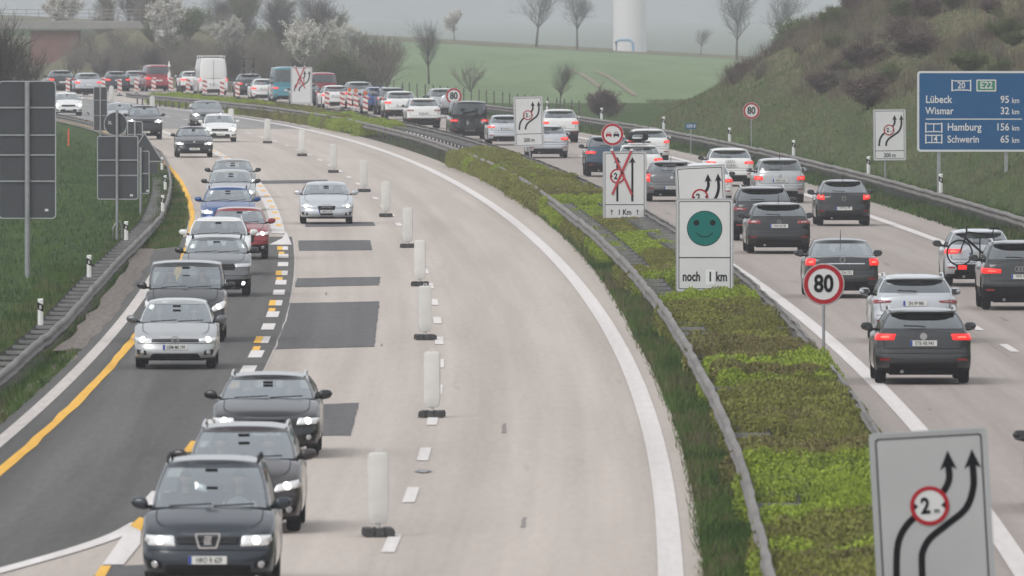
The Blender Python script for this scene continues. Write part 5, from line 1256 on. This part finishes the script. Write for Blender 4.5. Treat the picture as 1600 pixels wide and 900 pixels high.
def panel(t, w_, h, cz, r=.05, border=True, face=None, name='sign_panel', cx=0):
    mb = MB(); mb.prism(rrect(w_, h, r, cx, cz), -.015, .015); pn = mb.obj(name, [face or s_white], t)
    mb = MB(); frame_mb(mb, rrect(w_ + .03, h + .03, r + .01, cx, cz), rrect(w_ - .035, h - .035, max(.01, r - .01), cx, cz), -.022, .022); mb.obj('rim', [s_grey], pn)
    if border:
        mb = MB(); frame_mb(mb, rrect(w_ - .10, h - .10, r * .7, cx, cz), rrect(w_ - .135, h - .135, r * .6, cx, cz), -.018, -.014); mb.obj('border_line', [ink], pn)
    return pn
def post(t, h, r=.035, x=0, y=.05, z0=-.3): return MB().tube([(x, y, z0), (x, y, h)], r, 10).obj('post', [postmat], t, 40)
def round_limit(t, parent, cx, cz, r, y, txt='80'):
    mb = MB(); mb.prism(circ(r, cx, cz), y, y + .012); d = mb.obj('sign_disc', [s_white], parent)
    mb = MB(); frame_mb(mb, circ(r * .97, cx, cz), circ(r * .76, cx, cz), y - .004, y + .002); mb.obj('red_ring', [s_red], d)
    if txt: text(d, txt, r * .82, ink, cx, y - .006, cz - r * .41, bold=.045, cond=.82)
    return d
def width_disc(parent, cx, cz, r, y, half=False):
    mb = MB(); mb.prism(circ(r, cx, cz), y, y + .006); d = mb.obj('width_limit_disc', [s_white], parent)
    mb = MB(); frame_mb(mb, circ(r, cx, cz), circ(r * .79, cx, cz), y - .004, y + .002); mb.obj('red_ring', [s_red], d)
    text(d, '2', r * .78, ink, cx - r * .22, y - .005, cz - r * .40, bold=.05, cond=.85); text(d, 'm', r * .26, ink, cx + r * .35, y - .005, cz - r * .38, bold=.03)
    mb = MB()
    for sg in (1, -1): mb.prism([(cx + sg * r * .80, cz + r * .2), (cx + sg * r * .58, cz), (cx + sg * r * .80, cz - r * .2)], y - .004, y)
    mb.obj('width_arrow', [ink], d)
def arrowhead(mb, x, z, wd, hh, y): mb.prism([(x, z), (x + wd / 2, z - hh), (x + wd * .16, z - hh * .82), (x - wd * .16, z - hh * .82), (x - wd / 2, z - hh)], y, y + .003)
def lane_sign(label, px_base, w_, top, kind='shift', plate=None, face=None, roll=0.0, H_=None, postx=0.0, pr=.035, zg=0.0):
    """top: height of the panel's upper edge above the ground"""
    X, Y = px_base; h = H_ or w_ * 1.6; t = sign_thing('lane_guide_sign', label, X, Y, zg, roll=roll); cz = top - h / 2; t.location.x -= math.sin(R(roll)) * cz
    pn = panel(t, w_, h, cz, face=face); post(t, top - .1, pr, postx)
    u = lambda a, b_: ((a - .5) * w_, top - b_ * w_); y = -.019
    if kind in ('shift', 'shift_off'):
        p1 = [(.66, .30), (.66, .42), (.60, .53), (.48, .64), (.30, .77), (.20, .92), (.165, 1.14)]; p2 = [(.87, .30), (.865, .50), (.79, .68), (.62, .81), (.47, .92), (.40, 1.03), (.385, 1.14)]
        if H_ and not plate and kind == 'shift': p1.append((.16, 1.45)); p2.append((.38, 1.45))
        for q in (p1, p2):
            mb = MB(); ribbon(mb, [u(*a) for a in q], w_ * .058, y); a = u(q[0][0], q[0][1] - .13); arrowhead(mb, a[0], a[1], w_ * .15, w_ * .17, y); mb.obj('lane_arrow', [ink], pn)
        a = u(.48, .64); width_disc(pn, a[0], a[1], w_ * .17, y - .006)
    else:
        for q in (.33, .68):
            mb = MB(); ribbon(mb, [u(q, .24), u(q, 1.16)], w_ * .05, y); a = u(q, .12); arrowhead(mb, a[0], a[1], w_ * .16, w_ * .15, y); mb.obj('lane_arrow', [ink], pn)
        a = u(.33, .57); width_disc(pn, a[0], a[1], w_ * .175, y - .006)
    if kind in ('straight_off', 'shift_off'):
        for q in ([(.20, -.03), (.67, 1.0)], [(.66, -.03), (.21, 1.0)]):
            mb = MB(); ribbon(mb, [u(*a) for a in q], w_ * .055, y - .022); mb.obj('red_tape', [tape], pn)
            mb = MB(); a = u(*q[0]); mb.box((a[0], -.03, a[1] + .02), (w_ * .07, .03, .07)); mb.obj('tape_end', [s_white], pn)
    if plate:
        mb = MB(); a = u(.5, 1.29 if kind != 'straight_off' else 1.235); mb.box((0, -.017, a[1]), (w_ - .12, .004, .022)); mb.obj('divider', [ink], pn)
        hz_ = (h - (1.29 if kind != 'straight_off' else 1.235) * w_); zt = top - h + hz_ * .5 + .01
        text(pn, plate, w_ * .125, ink, 0, -.020, zt - w_ * .065, bold=.03, cond=.82)
        if kind == 'straight_off':
            for sg in (1, -1):
                mb = MB(); mb.box((sg * w_ * .30, -.018, zt - .01), (.02, .004, .15)); arrowhead(mb, sg * w_ * .30, zt + .09, .09, .07, -.020); mb.obj('small_arrow', [ink], pn)
    return t
# the row of signs in the planted strip
Y = 144.0; lane_sign('large pale lane shift sign cut off by the lower picture edge', (xat(1459, Y), Y), 181 * Y / FPX, zat(674, Y), roll=-3.2, H_=2.3, pr=.04, face=s_shaded)
Y = G(1092, 494)[1]
t = sign_thing('smiley_sign', 'tall white sign with a green smiling face reading noch 1 km', xat(1101, Y), Y, 0)
w_ = 88 * Y / FPX; top = zat(311, Y); h = 144 * Y / FPX; pn = panel(t, w_, h, top - h / 2); post(t, top - .1, .04, xat(1092, Y) - xat(1101, Y))
mb = MB(); mb.box((0, -.017, top - .635 * h), (w_ - .10, .004, .024)); mb.obj('divider', [ink], pn)
fz = top - .52 * w_; mb = MB(); mb.prism(circ(.315 * w_, 0, fz), -.018, -.014); fo = mb.obj('face_outline', [ink], pn)
mb = MB(); mb.prism(circ(.302 * w_, 0, fz), -.021, -.017); fc = mb.obj('face_disc', [s_green], pn)
for sg in (1, -1): mb = MB(); mb.prism(circ(.052 * w_, sg * .145 * w_, fz + .10 * w_, 20), -.024, -.020); mb.obj('eye', [ink], fc)
mb = MB(); ribbon(mb, [(-.145 * w_, fz - .075 * w_), (-.08 * w_, fz - .135 * w_), (0, fz - .152 * w_), (.08 * w_, fz - .135 * w_), (.145 * w_, fz - .075 * w_)], .016 * w_, -.023); mb.obj('smile', [ink], fc)
zt = top - 1.46 * w_
text(pn, 'noch', .165 * w_, ink, -.235 * w_, -.020, zt, bold=.035, cond=.68); text(pn, 'km', .165 * w_, ink, .30 * w_, -.020, zt, bold=.035, cond=.70)
mb = MB(); mb.box((.10 * w_, -.017, zt + .075 * w_), (.16 * w_, .004, .27 * w_)); pl_ = mb.obj('number_sticker', [mat('sticker white', (.78, .78, .77), .5)], pn); text(pl_, '1', .165 * w_, ink, .10 * w_, -.021, zt, bold=.03, cond=.9)
Y = 20000 / 60; lane_sign('tilted lane shift sign half hidden behind the smiley sign', (xat(1096, Y), Y), 76 * Y / FPX, zat(259, Y), roll=-2.8)
Y = G(968, 364)[1]; lane_sign('white sign with two straight arrows crossed out in red tape reading 1 Km', (xat(976, Y), Y), 67 * Y / FPX, zat(237, Y), kind='straight_off', plate='1 Km', H_=107 * Y / FPX, postx=xat(968, Y) - xat(976, Y))
Y = G(830, 268)[1]; lane_sign('white lane shift sign in the planted strip reading 200 m', (xat(826, Y), Y), 45 * Y / FPX, zat(151, Y), plate='200 m', roll=-2.0, H_=78 * Y / FPX)
Y = G(469, 173)[1]; lane_sign('white lane shift sign struck out with red tape at the far hedge', (xat(471, Y), Y), 33 * Y / FPX, zat(105, Y), kind='shift_off', H_=57 * Y / FPX)
Y = 482.0; lane_sign('white lane shift sign reading 200 m below the scrub slope', (xat(1390, Y), Y), 50 * Y / FPX, zat(171, Y), plate='200 m', roll=-.6, H_=79 * Y / FPX, postx=-.18, zg=0)
def limit_sign(label, px, py, base, rpx, Y=None, zg=0.0):
    Y = Y or G(*base)[1]; t = sign_thing('speed_limit_sign', label, xat(px, Y), Y, zg); c_ = zat(py, Y) - zg; round_limit(t, t, 0, c_, rpx * Y / FPX, -.03); post(t, c_ + .2, .03, 0, .0)
    mb = MB(); mb.lathe([(rpx * Y / FPX * 1.03, -.018), (rpx * Y / FPX * 1.03, .0), (.001, .0)], 32, 'Y', (0, -.0, c_)); mb.obj('rim', [s_grey], t, 40); return t
limit_sign('round 80 speed limit sign on a thin post before the dark liftback', 1287, 444, (1285, 596), 32)
limit_sign('round 80 speed limit sign above the black van', 709, 150, (710, 216), 12.5)
limit_sign('round 80 speed limit sign low on the cutting slope', 1174, 173, None, 13, Y=577.0)
Y = 20000 / 42.5; t = sign_thing('overtaking_ban_sign', 'round red rimmed overtaking ban sign with a red and a black car', xat(957, Y), Y, 0); c_ = zat(210, Y); r_ = 17.5 * Y / FPX
d = round_limit(t, t, 0, c_, r_, -.03, None); post(t, c_ + .2, .03, 0, 0)
for sg, m_c in ((-1, s_red), (1, ink)):
    mb = MB(); cx = sg * r_ * .335; a = r_ * .26
    mb.prism([(cx - a, c_ - a * .55), (cx + a, c_ - a * .55), (cx + a, c_ + a * .15), (cx + a * .75, c_ + a * .25), (cx - a * .75, c_ + a * .25), (cx - a, c_ + a * .15)], -.037, -.033)
    mb.prism([(cx - a * .72, c_ + a * .25), (cx - a * .6, c_ + a * .25), (cx - a * .45, c_ + a * .72), (cx + a * .45, c_ + a * .72), (cx + a * .6, c_ + a * .25), (cx + a * .72, c_ + a * .25), (cx + a * .55, c_ + a * .88), (cx - a * .55, c_ + a * .88)], -.037, -.033)
    for q in (-.7, .7): mb.box((cx + q * a, -.035, c_ - a * .72), (a * .36, .004, a * .4))
    mb.obj('car_symbol', [m_c], d)
# blue direction board
Y = 447.0; kf = Y / FPX; X0 = xat(1523, Y)
t = sign_thing('direction_board', 'large blue motorway direction board with town names and distances', X0, Y, 0)
bx = lambda px: (px - 1523) * kf
bz = lambda py: zat(py, Y)
mb = MB(); mb.prism(rrect(178 * kf, 124 * kf, .10, 0, bz(174)), -.02, .02); pn = mb.obj('sign_panel', [s_blue], t)
mb = MB(); frame_mb(mb, rrect(180 * kf, 126 * kf, .11, 0, bz(174)), rrect(173.5 * kf, 119.5 * kf, .07, 0, bz(174)), -.03, .03); mb.obj('rim', [mat('board rim', (.62, .63, .64), .5, .1)], pn)
for a in (1467, 1572):
    zz = float(ground_z(xat(a, Y), Y)); mb = MB(); mb.box((bx(a), .08, (bz(120) + zz - .3) / 2), (.12, .12, bz(120) - zz + .3)); mb.obj('post', [postmat], t)
for txt, x, by, hh, al in (('Lübeck', 1446, 161, 11.6, 'LEFT'), ('Wismar', 1446, 178.6, 11, 'LEFT'), ('Hamburg', 1480, 205, 11.6, 'LEFT'), ('Schwerin', 1480, 223, 11, 'LEFT'),
        ('95', 1577, 161, 11, 'RIGHT'), ('32', 1577, 178.6, 11, 'RIGHT'), ('156', 1577, 204, 11, 'RIGHT'), ('65', 1577, 223, 11, 'RIGHT')):
    dz = 2.9 if 'g' in txt else 0
    text(pn, txt, hh * kf, s_white, bx(x), -.026, bz(by + dz), bold=.02, cond=.86 if al == 'LEFT' else .9, align=al)
for by in (161, 178.6, 204, 223): text(pn, 'km', 8.2 * kf, s_white, bx(1581), -.026, bz(by), bold=.02, cond=.82, align='LEFT')
mb = MB(); mb.box((bx(1521.5), -.024, bz(186)), (150 * kf, .006, 1.6 * kf)); mb.obj('divider', [s_white], pn)
def shield(px, py, wp, hp, txt, green=False):
    a, b_ = wp * kf / 2, hp * kf / 2; cx, cz = bx(px), bz(py); c2 = .12 * wp * kf
    if green: o_, i_ = rrect(2 * a, 2 * b_, .03, cx, cz), rrect(2 * a - .08, 2 * b_ - .08, .02, cx, cz)
    else:
        f = lambda a, b_: [(cx + a, cz + b_), (cx + a * .7, cz + b_ * .86), (cx - a * .7, cz + b_ * .86), (cx - a, cz + b_), (cx - a, cz - b_), (cx - a * .7, cz - b_ * .86), (cx + a * .7, cz - b_ * .86), (cx + a, cz - b_)]
        o_, i_ = f(a, b_), f(a - .045, b_ - .045)
    mb = MB(); frame_mb(mb, o_, i_, -.028, -.02); so = mb.obj('route_shield', [s_white], pn)
    if green: mb = MB(); mb.prism(i_, -.026, -.02); mb.obj('shield_field', [s_pgreen], so)
    text(so, txt, 10 * kf if len(txt) < 3 else 11 * kf, s_white, cx, -.030, cz - 4.9 * kf, bold=.02, cond=.85)
shield(1502, 133.5, 31, 18.5, '20'); shield(1541, 133.5, 31, 18.5, 'E22', True); shield(1459, 199.5, 27, 16, '1'); shield(1459, 217, 27, 15, '14')
# kilometre plate
Y = 585.0; t = sign_thing('kilometre_plate', 'small blue kilometre plate reading 109.0 at the slope foot', xat(1079.5, Y), Y, 0); c_ = zat(197, Y)
mb = MB(); mb.prism(rrect(17 * Y / FPX, 8.6 * Y / FPX, .03, 0, c_), -.012, .012); pn = mb.obj('sign_panel', [s_blue], t); text(pn, '109.0', .15, s_white, 0, -.018, c_ - .075, bold=.03, cond=.9); post(t, c_, .025, 0, .03)
# sign backs on the grass bank
def back_panel(t, w_, h, cz, cx=0, bars=(), seams=True, r=.06):
    mb = MB(); mb.prism(rrect(w_, h, r, cx, cz), -.012, .012); pn = mb.obj('sign_panel', [s_back], t)
    mb = MB(); frame_mb(mb, rrect(w_ + .03, h + .03, r + .01, cx, cz), rrect(w_ - .03, h - .03, r - .01, cx, cz), -.026, .022); mb.obj('rim', [s_grey], pn)
    for z in bars: mb = MB(); mb.box((cx, -.035, z), (w_ - .04, .03, .045)); mb.obj('crossbar', [postmat], pn)
    mb = MB(); mb.box((cx + w_ * .34, -.014, cz - h * .44), (.10, .004, .07)); mb.obj('sticker', [s_white], pn); return pn
def fpost(t, x, h, r=.05): return MB().tube([(x, -.09, -.4), (x, -.09, h)], r, 12).obj('post', [postmat], t, 40)
zl = -.5
def lb(px, py): x, y = G(px, py, zl); return x, y
X, Y = lb(43, 430); k = Y / FPX; t = sign_thing('sign_back', 'large dark grey sign back on one thick post in the grass', X, Y, zl); zz = lambda py: zat(py, Y) - zl
back_panel(t, 88 * k, 214 * k, zz(234), 0, (zz(168), zz(211), zz(242), zz(283)), r=.10); fpost(t, 0, zz(128), .075)
X, Y = lb(157, 232); k = Y / FPX; t = sign_thing('sign_back', 'tall narrow dark sign back with two seams, beyond the round one', X, Y, zl)
back_panel(t, 21 * k, 68 * k, zz(170), 0, (zz(156.5), zz(180.5))); fpost(t, 0, zz(136), .045)
X, Y = lb(187, 372); k = Y / FPX; t = sign_thing('sign_back', 'round sign back above a rectangular one on a single post', X, Y, zl)
back_panel(t, 63 * k, 98 * k, zz(262), -3 * k, (zz(250), zz(274))); fpost(t, -4 * k, zz(172), .045)
mb = MB(); mb.prism(circ(18 * k, -6 * k, zz(193.5)), -.012, .012); pn = mb.obj('round_panel', [s_back], t)
mb = MB(); frame_mb(mb, circ(18.6 * k, -6 * k, zz(193.5)), circ(17.4 * k, -6 * k, zz(193.5)), -.024, .02); mb.obj('rim', [s_grey], pn)
text(pn, '3L', .10, s_white, -15 * k, -.016, zz(194), bold=.03)
mb = MB(); mb.tube([(-10.5 * k, -.05, -.1), (-10.5 * k, -.05, zz(357)), (-4 * k, -.08, zz(346)), (0, -.08, zz(345)), (4 * k, -.05, zz(357)), (4 * k, -.05, -.1)], .03, 8); mb.obj('hoop', [steel], t, 40)
X, Y = lb(211, 312); k = Y / FPX; t = sign_thing('sign_back', 'narrow upright sign back just beside the round one', X, Y, zl)
back_panel(t, 23 * k, 62 * k, zz(221), 0, (zz(210),)); fpost(t, 0, zz(191), .045)
X, Y = lb(220, 342); k = Y / FPX; t = sign_thing('sign_back', 'triangular sign back over narrow plates near the barrier bend', X, Y, zl)
cx = 6 * k; tri = [(cx, zz(208)), (cx + 28 * k, zz(252)), (cx - 28 * k, zz(252))]; c0 = Vector((cx, 0, zz(238)))
mb = MB(); mb.prism(tri, .02, .044); pn = mb.obj('triangle_panel', [s_back], t)
mb = MB(); f = lambda s_: [((a - c0.x) * s_ + c0.x, (b_ - c0.z) * s_ + c0.z) for a, b_ in tri]; frame_mb(mb, f(1.03), f(.95), .01, .05); mb.obj('rim', [s_grey], pn)
back_panel(t, 14 * k, 66 * k, zz(269), 6 * k, (zz(271),)); mb = MB(); mb.prism(rrect(13 * k, 17 * k, .03, 20 * k, zz(262.5)), -.012, .012); mb.obj('small_plate', [s_back], t); fpost(t, 0, zz(230), .045)

# ================================================================ beacons, delineators, fence
bw = mat('beacon white', (.60, .58, .54), .5, col2=(.72, .71, .68), scale=2.5, rnd=.05); rb_ = mat('recycled rubber foot', (.022, .022, .022), .8, col2=(.05, .05, .05), scale=9)
def beacon_proto():
    t = thing('guide_beacon', 'x', 'guide beacon')
    P = []; 
    def sec(z, w_, d): return [(-w_ / 2, d), (-w_ / 2 * .92, -d * .8), (-w_ * .28, -d * 1.25), (w_ * .28, -d * 1.25), (w_ / 2 * .92, -d * .8), (w_ / 2, d)]
    for z, w_, d in ((.17, .20, .02), (.175, .235, .03), (.26, .285, .035), (.34, .30, .037), (1.05, .30, .037), (1.13, .29, .035), (1.165, .25, .03), (1.175, .16, .018)): P.append([(x, y, z) for x, y in sec(z, w_, d)])
    mb = MB(); mb.grid(np.array(P), loop_v=True); mb.add(P[-1], [(0, 1, 2, 3, 4, 5)]); mb.add(P[0], [(5, 4, 3, 2, 1, 0)]); mb.obj('panel', [bw], t, 35)
    mb = MB(); mb.tube([(0, 0, .08), (0, 0, .20)], .03, 8); mb.obj('stem', [bw], t)
    mb = MB(); mb.tube([(-.035, 0, 1.16), (-.03, 0, 1.215), (.03, 0, 1.215), (.035, 0, 1.16)], .012, 6); mb.obj('handle', [bw], t, 40)
    mb = MB()
    for k in range(3): mb.box(((k - 1) * .145, 0, .055), (.125, .80, .11), taper=.9)
    mb.box((0, 0, .045), (.43, .72, .075)); mb.obj('foot', [rb_], t)
    return t
bp = beacon_proto(); first = True
ords = ['first', 'second', 'third', 'fourth', 'fifth', 'sixth', 'seventh', 'eighth', 'ninth', 'tenth', 'eleventh', 'twelfth', 'thirteenth', 'fourteenth']
spots = [(591, 838), (675, 652), (664.5, 531), (656, 447), (637, 387), (603, 339), (569, 300), (521, 270), (472, 244), (418, 224), (361, 205), (300, 196), (238, 182), (174, 163), (99, 155)][:14]
for i, q in enumerate(spots):
    o = bp if i == 0 else tree_copy(bp)
    x, y = G(*q); o.location = (x, y, .01); o.rotation_euler = (0, 0, random.Random(i).uniform(-.12, .12) - math.atan(slope(y)))
    tag(o, 'white guide beacon, %s in its row counting from the picture bottom' % ords[i], 'guide beacon', 'white guide beacons along the closed lane')
# striped beacons
bred = mat('beacon red', (.40, .03, .035), .5); amber = mat('amber lamp', (.55, .14, .03), .35, var=.05)
def striped(lamp):
    t = thing('warning_beacon', 'x', 'warning beacon')
    mb = MB(); mb.prism(rrect(.30, .95, .03, 0, .70), -.02, .02); pn = mb.obj('panel', [bw], t)
    mb = MB()
    for k in range(3):
        z = .40 + k * .31; poly = [(-.15, z + .02), (.15, z - .10), (.15, z + .02), (-.15, z + .14)]
        poly = [(a, min(1.17, max(.23, b_))) for a, b_ in poly]; mb.prism(poly, -.024, -.021)
    mb.obj('red_stripe', [bred], pn)
    mb = MB(); mb.box((0, 0, .05), (.40, .7, .1), taper=.9); mb.tube([(0, 0, .08), (0, 0, .25)], .03, 6); mb.obj('foot', [rb_], t)
    if lamp: mb = MB(); mb.lathe([(.001, -.05), (.12, -.05), (.13, 0), (.12, .05), (.001, .05)], 18, 'Y', (0, 0, 1.32)); mb.box((0, 0, 1.18), (.07, .07, .06)); mb.obj('lamp', [amber], t, 40)
    return t
w0 = striped(False); w1 = striped(True); u0 = u1 = False
for i, (px, py, la) in enumerate([(106, 148, 0), (134, 149, 0), (161, 147, 0), (187, 150, 0), (213, 148, 0), (240, 147, 0), (267, 147, 0), (294, 149, 0), (320, 151, 0), (347, 154, 0), (371, 156, 0), (398, 158, 0), (427, 160, 0), (483, 168, 0), (511, 172, 0), (535, 173, 0), (546, 174, 1), (556, 176, 1), (565, 178, 0), (571, 180, 1)]):
    if la: o = w1 if not u1 else tree_copy(w1); u1 = True
    else: o = w0 if not u0 else tree_copy(w0); u0 = True
    x, y = G(px, py); o.location = (x, y, .01); o.rotation_euler = (0, 0, 0)
    if la: tag(o, 'red and white striped beacon with an orange warning lamp on top', 'warning beacon', 'striped beacons carrying orange lamps')
    else: tag(o, 'plain red and white striped beacon beside the far departing traffic', 'warning beacon', 'plain striped beacons along the far traffic')
# delineator posts
def delin():
    t = thing('delineator_post', 'x', 'delineator post')
    mb = MB(); mb.grid(np.array([[(-.06, .05, z), (-.06, -.02, z), (0, -.05, z), (.06, -.02, z), (.06, .05, z)] for z in (0, 1.0)] + [[(-.06, .05, 1.08), (-.06, -.02, 1.04), (0, -.05, 1.04), (.06, -.02, 1.08), (.06, .05, 1.10)]]), loop_v=True); mb.add([(-.06, .05, 1.08), (-.06, -.02, 1.04), (0, -.05, 1.04), (.06, -.02, 1.08), (.06, .05, 1.10)], [(0, 1, 2, 3, 4)]); pn = mb.obj('post_body', [white], t)
    mb = MB(); P = []
    for x, y in ((-.063, .052), (-.063, -.022), (0, -.053), (.063, -.022), (.063, .052)): P.append([(x, y, .60 - x * .9), (x, y, .90 - x * .9)])
    mb.grid(np.array(P), loop_u=True); bo = mb.obj('black_band', [black], t)
    mb = MB(); mb.box((.0, -.056, .74), (.05, .006, .16)); mb.obj('reflector', [clear], bo)
    return t
dp = delin(); used = False
def solveY(px, offf, lo, hi):
    ys = np.arange(lo, hi, .5); v = np.array([800 + (E(y) + offf(y)) / y * FPX for y in ys]); return float(ys[np.argmin(np.abs(v - px))])
lst = [(63, 'L'), (139, 'L'), (197, 'L'), (254, 'M1'), (258, 'M2'), (253, 'M3'), (138, 'F')] + [(a, 'R') for a in (1470, 1357, 1240, 1140, 1037, 940, 855)]
for px, side in lst:
    o = dp if not used else tree_copy(dp); used = True
    if side == 'R':
        Y = solveY(px, lambda y: 15.35, 400, 900); o.location = (xat(px, Y), Y, .58); lbl = 'white and black delineator post along the barrier below the cutting slope'; grp = 'delineator posts along the slope barrier'
    else:
        Y = {63: 243, 139: 291, 197: 343, 254: 400, 258: 452, 253: 515, 138: 760}[px]
        o.location = (xat(px, Y), Y, zat({63: 508, 139: 433, 197: 375, 254: 330, 258: 296, 253: 265, 138: 186}[px], Y) ); lbl = 'white and black delineator post along the barrier by the grass bank'; grp = 'delineator posts along the bank barrier'
        if o.location.z > -.3: pass
    o.scale = (.85, .85, .46) if side != 'R' else (1.1, 1.1, .60); tag(o, lbl, 'delineator post', grp)
t = thing('marker_stake', 'thin orange marker stake standing in the grass bank', 'marker stake', (xat(107, 640), 640, zat(222, 640))); mb = MB(); mb.tube([(0, 0, -.2), (0, 0, .66)], .05, 6); mb.obj('stake', [mat('orange stake', (.75, .12, .04), .5)], t)
# field fence
fen = thing('wire_fence', 'old wire fence of thin wooden posts along the green field', 'fence', (0, 0, 0)); wood = mat('weathered wood', (.10, .09, .075), .9, var=.3)
fp = []
for i in range(26):
    u = i / 25; px = 604 + 301 * u; py = 152 + 36 * u ** 1.15; x, y = G(px, py); z = float(ground_z(x, y)); fp.append((x, y, z))
    mb = MB(); mb.tube([(x, y, z - .1), (x + random.Random(i).uniform(-.05, .05), y, z + 1.15)], .045, 5); mb.obj('fence_post', [wood], fen)
for hgt in (.5, .85, 1.1): mb = MB(); mb.tube([(x, y, z + hgt) for x, y, z in fp], .006, 3); mb.obj('wire', [steel], fen)
fen2 = thing('wire_fence', 'dark fence posts on top of the cutting slope', 'fence', (0, 0, 0))
fp = []
for px, Y in ((1459, 700), (1479, 690), (1502, 680), (1530, 672), (1556, 664), (1590, 655)):
    x = xat(px, Y); z = float(ground_z(x, Y)); fp.append((x, Y, z)); mb = MB(); mb.tube([(x, Y, z - .2), (x, Y, z + 1.25)], .06, 6); mb.obj('fence_post', [wood], fen2)
mb = MB(); mb.tube([(x, y, z + 1.0) for x, y, z in fp], .008, 3); mb.obj('wire', [steel], fen2)
# tar lump on the lane
x, y = G(661, 738); mb = MB(); P = np.array([[(.13 * k * math.cos(a) * (1 + .3 * math.sin(3 * a)), .5 * k * math.sin(a), .035 * (1 - k * k)) for k in (0.01, .5, .8, 1)] for a in [2 * math.pi * i / 14 for i in range(14)]]); mb.grid(P, loop_u=True)
o = mb.obj('rag', [mat('grey rag', (.10, .10, .105), .9, col2=(.45, .44, .43), scale=9)], None, 60); o.location = (x, y, .018); tag(o, 'crumpled dark scrap lying on the pale lane between two dashes', 'road debris')
# ================================================================ overpass, turbine
br = thing('overpass', 'hazy road bridge with a railing and a red brick abutment', 'bridge', (xat(120, 1185), 1185, 0)); O = br.location; k = 1185 / FPX
stone = mat('bridge concrete', (.26, .25, .235), .85, var=.15, scale=.6); brick = mat('red brick', (.17, .085, .07), .9, var=.2, scale=1.5, col2=(.22, .115, .09))
mb = MB(); xa, xb = xat(-600, 1185), xat(335, 1185); mb.box(((xa + xb) / 2 - O.x, 4, zat(39, 1185)), (xb - xa, 8, 12 * k)); mb.obj('deck', [stone], br)
mb = MB(); mb.box((xat(85, 1185) - O.x, 4.2, zat(46, 1185) / 2 - .1), (75 * k, 7, zat(46, 1185) - .02)); mb.obj('abutment', [brick], br)
for i in range(32): x = xa + (xb - xa) * (.35 + .65 * i / 31); mb = MB(); mb.tube([(x - O.x, .2, zat(34, 1185)), (x - O.x, .2, zat(15, 1185))], .035, 5); mb.obj('railing_post', [steel], br)
for py in (15, 21, 27): mb = MB(); mb.tube([(xa - O.x, .2, zat(py, 1185)), (xb - O.x, .2, zat(py, 1185))], .03, 5); mb.obj('rail', [steel], br)
Y = 1730.0; tw = thing('wind_turbine', 'broad white wind turbine tower rising beyond the field crest', 'wind turbine', (xat(984, Y), Y, float(ground_z(xat(984, Y), Y)) - .6))
mb = MB(); mb.lathe([(2.27, -.2), (2.25, 2), (2.1, 18), (1.55, 66)], 40); mb.obj('tower', [mat('turbine white', (.66, .66, .65), .5)], tw, 60)
mb = MB(); mb.box((0, .5, 67.4), (3.2, 9, 3.2)); mb.obj('nacelle', [MATS['turbine white']], tw)
for q in range(3):
    a = R(90 + 120 * q + 20); mb = MB(); mb.tube([(1.0 * math.cos(a), -4.6, 67.4 + 1.0 * math.sin(a)), (7 * math.cos(a), -4.6, 67.4 + 7 * math.sin(a)), (24 * math.cos(a), -4.6, 67.4 + 24 * math.sin(a))], [.6, .9, .15], 8); mb.obj('blade', [MATS['turbine white']], tw, 60)
aw = thing('steel_arch', 'small blue arched frame standing before the white tower', 'arched frame', (xat(976, 1725), 1725, float(ground_z(xat(976, 1725), 1725)))); k = 1725 / FPX
mb = MB(); b0 = zat(74, 1725) - aw.location.z; mb.tube([(-13 * k, 0, -.5), (-13 * k, 0, zat(65, 1725) - aw.location.z), (-8 * k, 0, zat(62.5, 1725) - aw.location.z), (7 * k, 0, zat(62.5, 1725) - aw.location.z), (13 * k, 0, zat(67, 1725) - aw.location.z), (14 * k, 0, -.5)], .19, 8); mb.obj('frame', [mat('arch blue', (.20, .34, .50), .5)], aw, 50)
fl = thing('flag', 'furled white flag on a pole in the far traffic', 'flag', (*G(264, 146), 0)); mb = MB(); mb.tube([(0, 0, 0), (0, 0, 2.35)], .03, 6); mb.obj('pole', [steel], fl); mb = MB(); mb.tube([(0, -.03, .9), (.02, -.03, 1.4), (.03, -.03, 1.9), (.0, -.03, 2.3)], [.07, .12, .1, .03], 8); mb.obj('cloth', [white], fl, 60)
# ================================================================ haze
hz = MB(); hz.box((0, 4500, 30), (2700, 9150, 120)) 
hm_ = bpy.data.materials.new('haze'); hm_.use_nodes = True; t = hm_.node_tree; t.nodes.clear()
o = t.nodes.new('ShaderNodeOutputMaterial'); pv = t.nodes.new('ShaderNodeVolumePrincipled')
pv.inputs['Color'].default_value = (.93, .94, 1.0, 1); pv.inputs['Density'].default_value = .00019; pv.inputs['Anisotropy'].default_value = .0
t.links.new(pv.outputs[0], o.inputs['Volume'])
ho = tag(hz.obj('haze', [hm_]), 'pale mist filling the air over the motorway', kind='stuff')
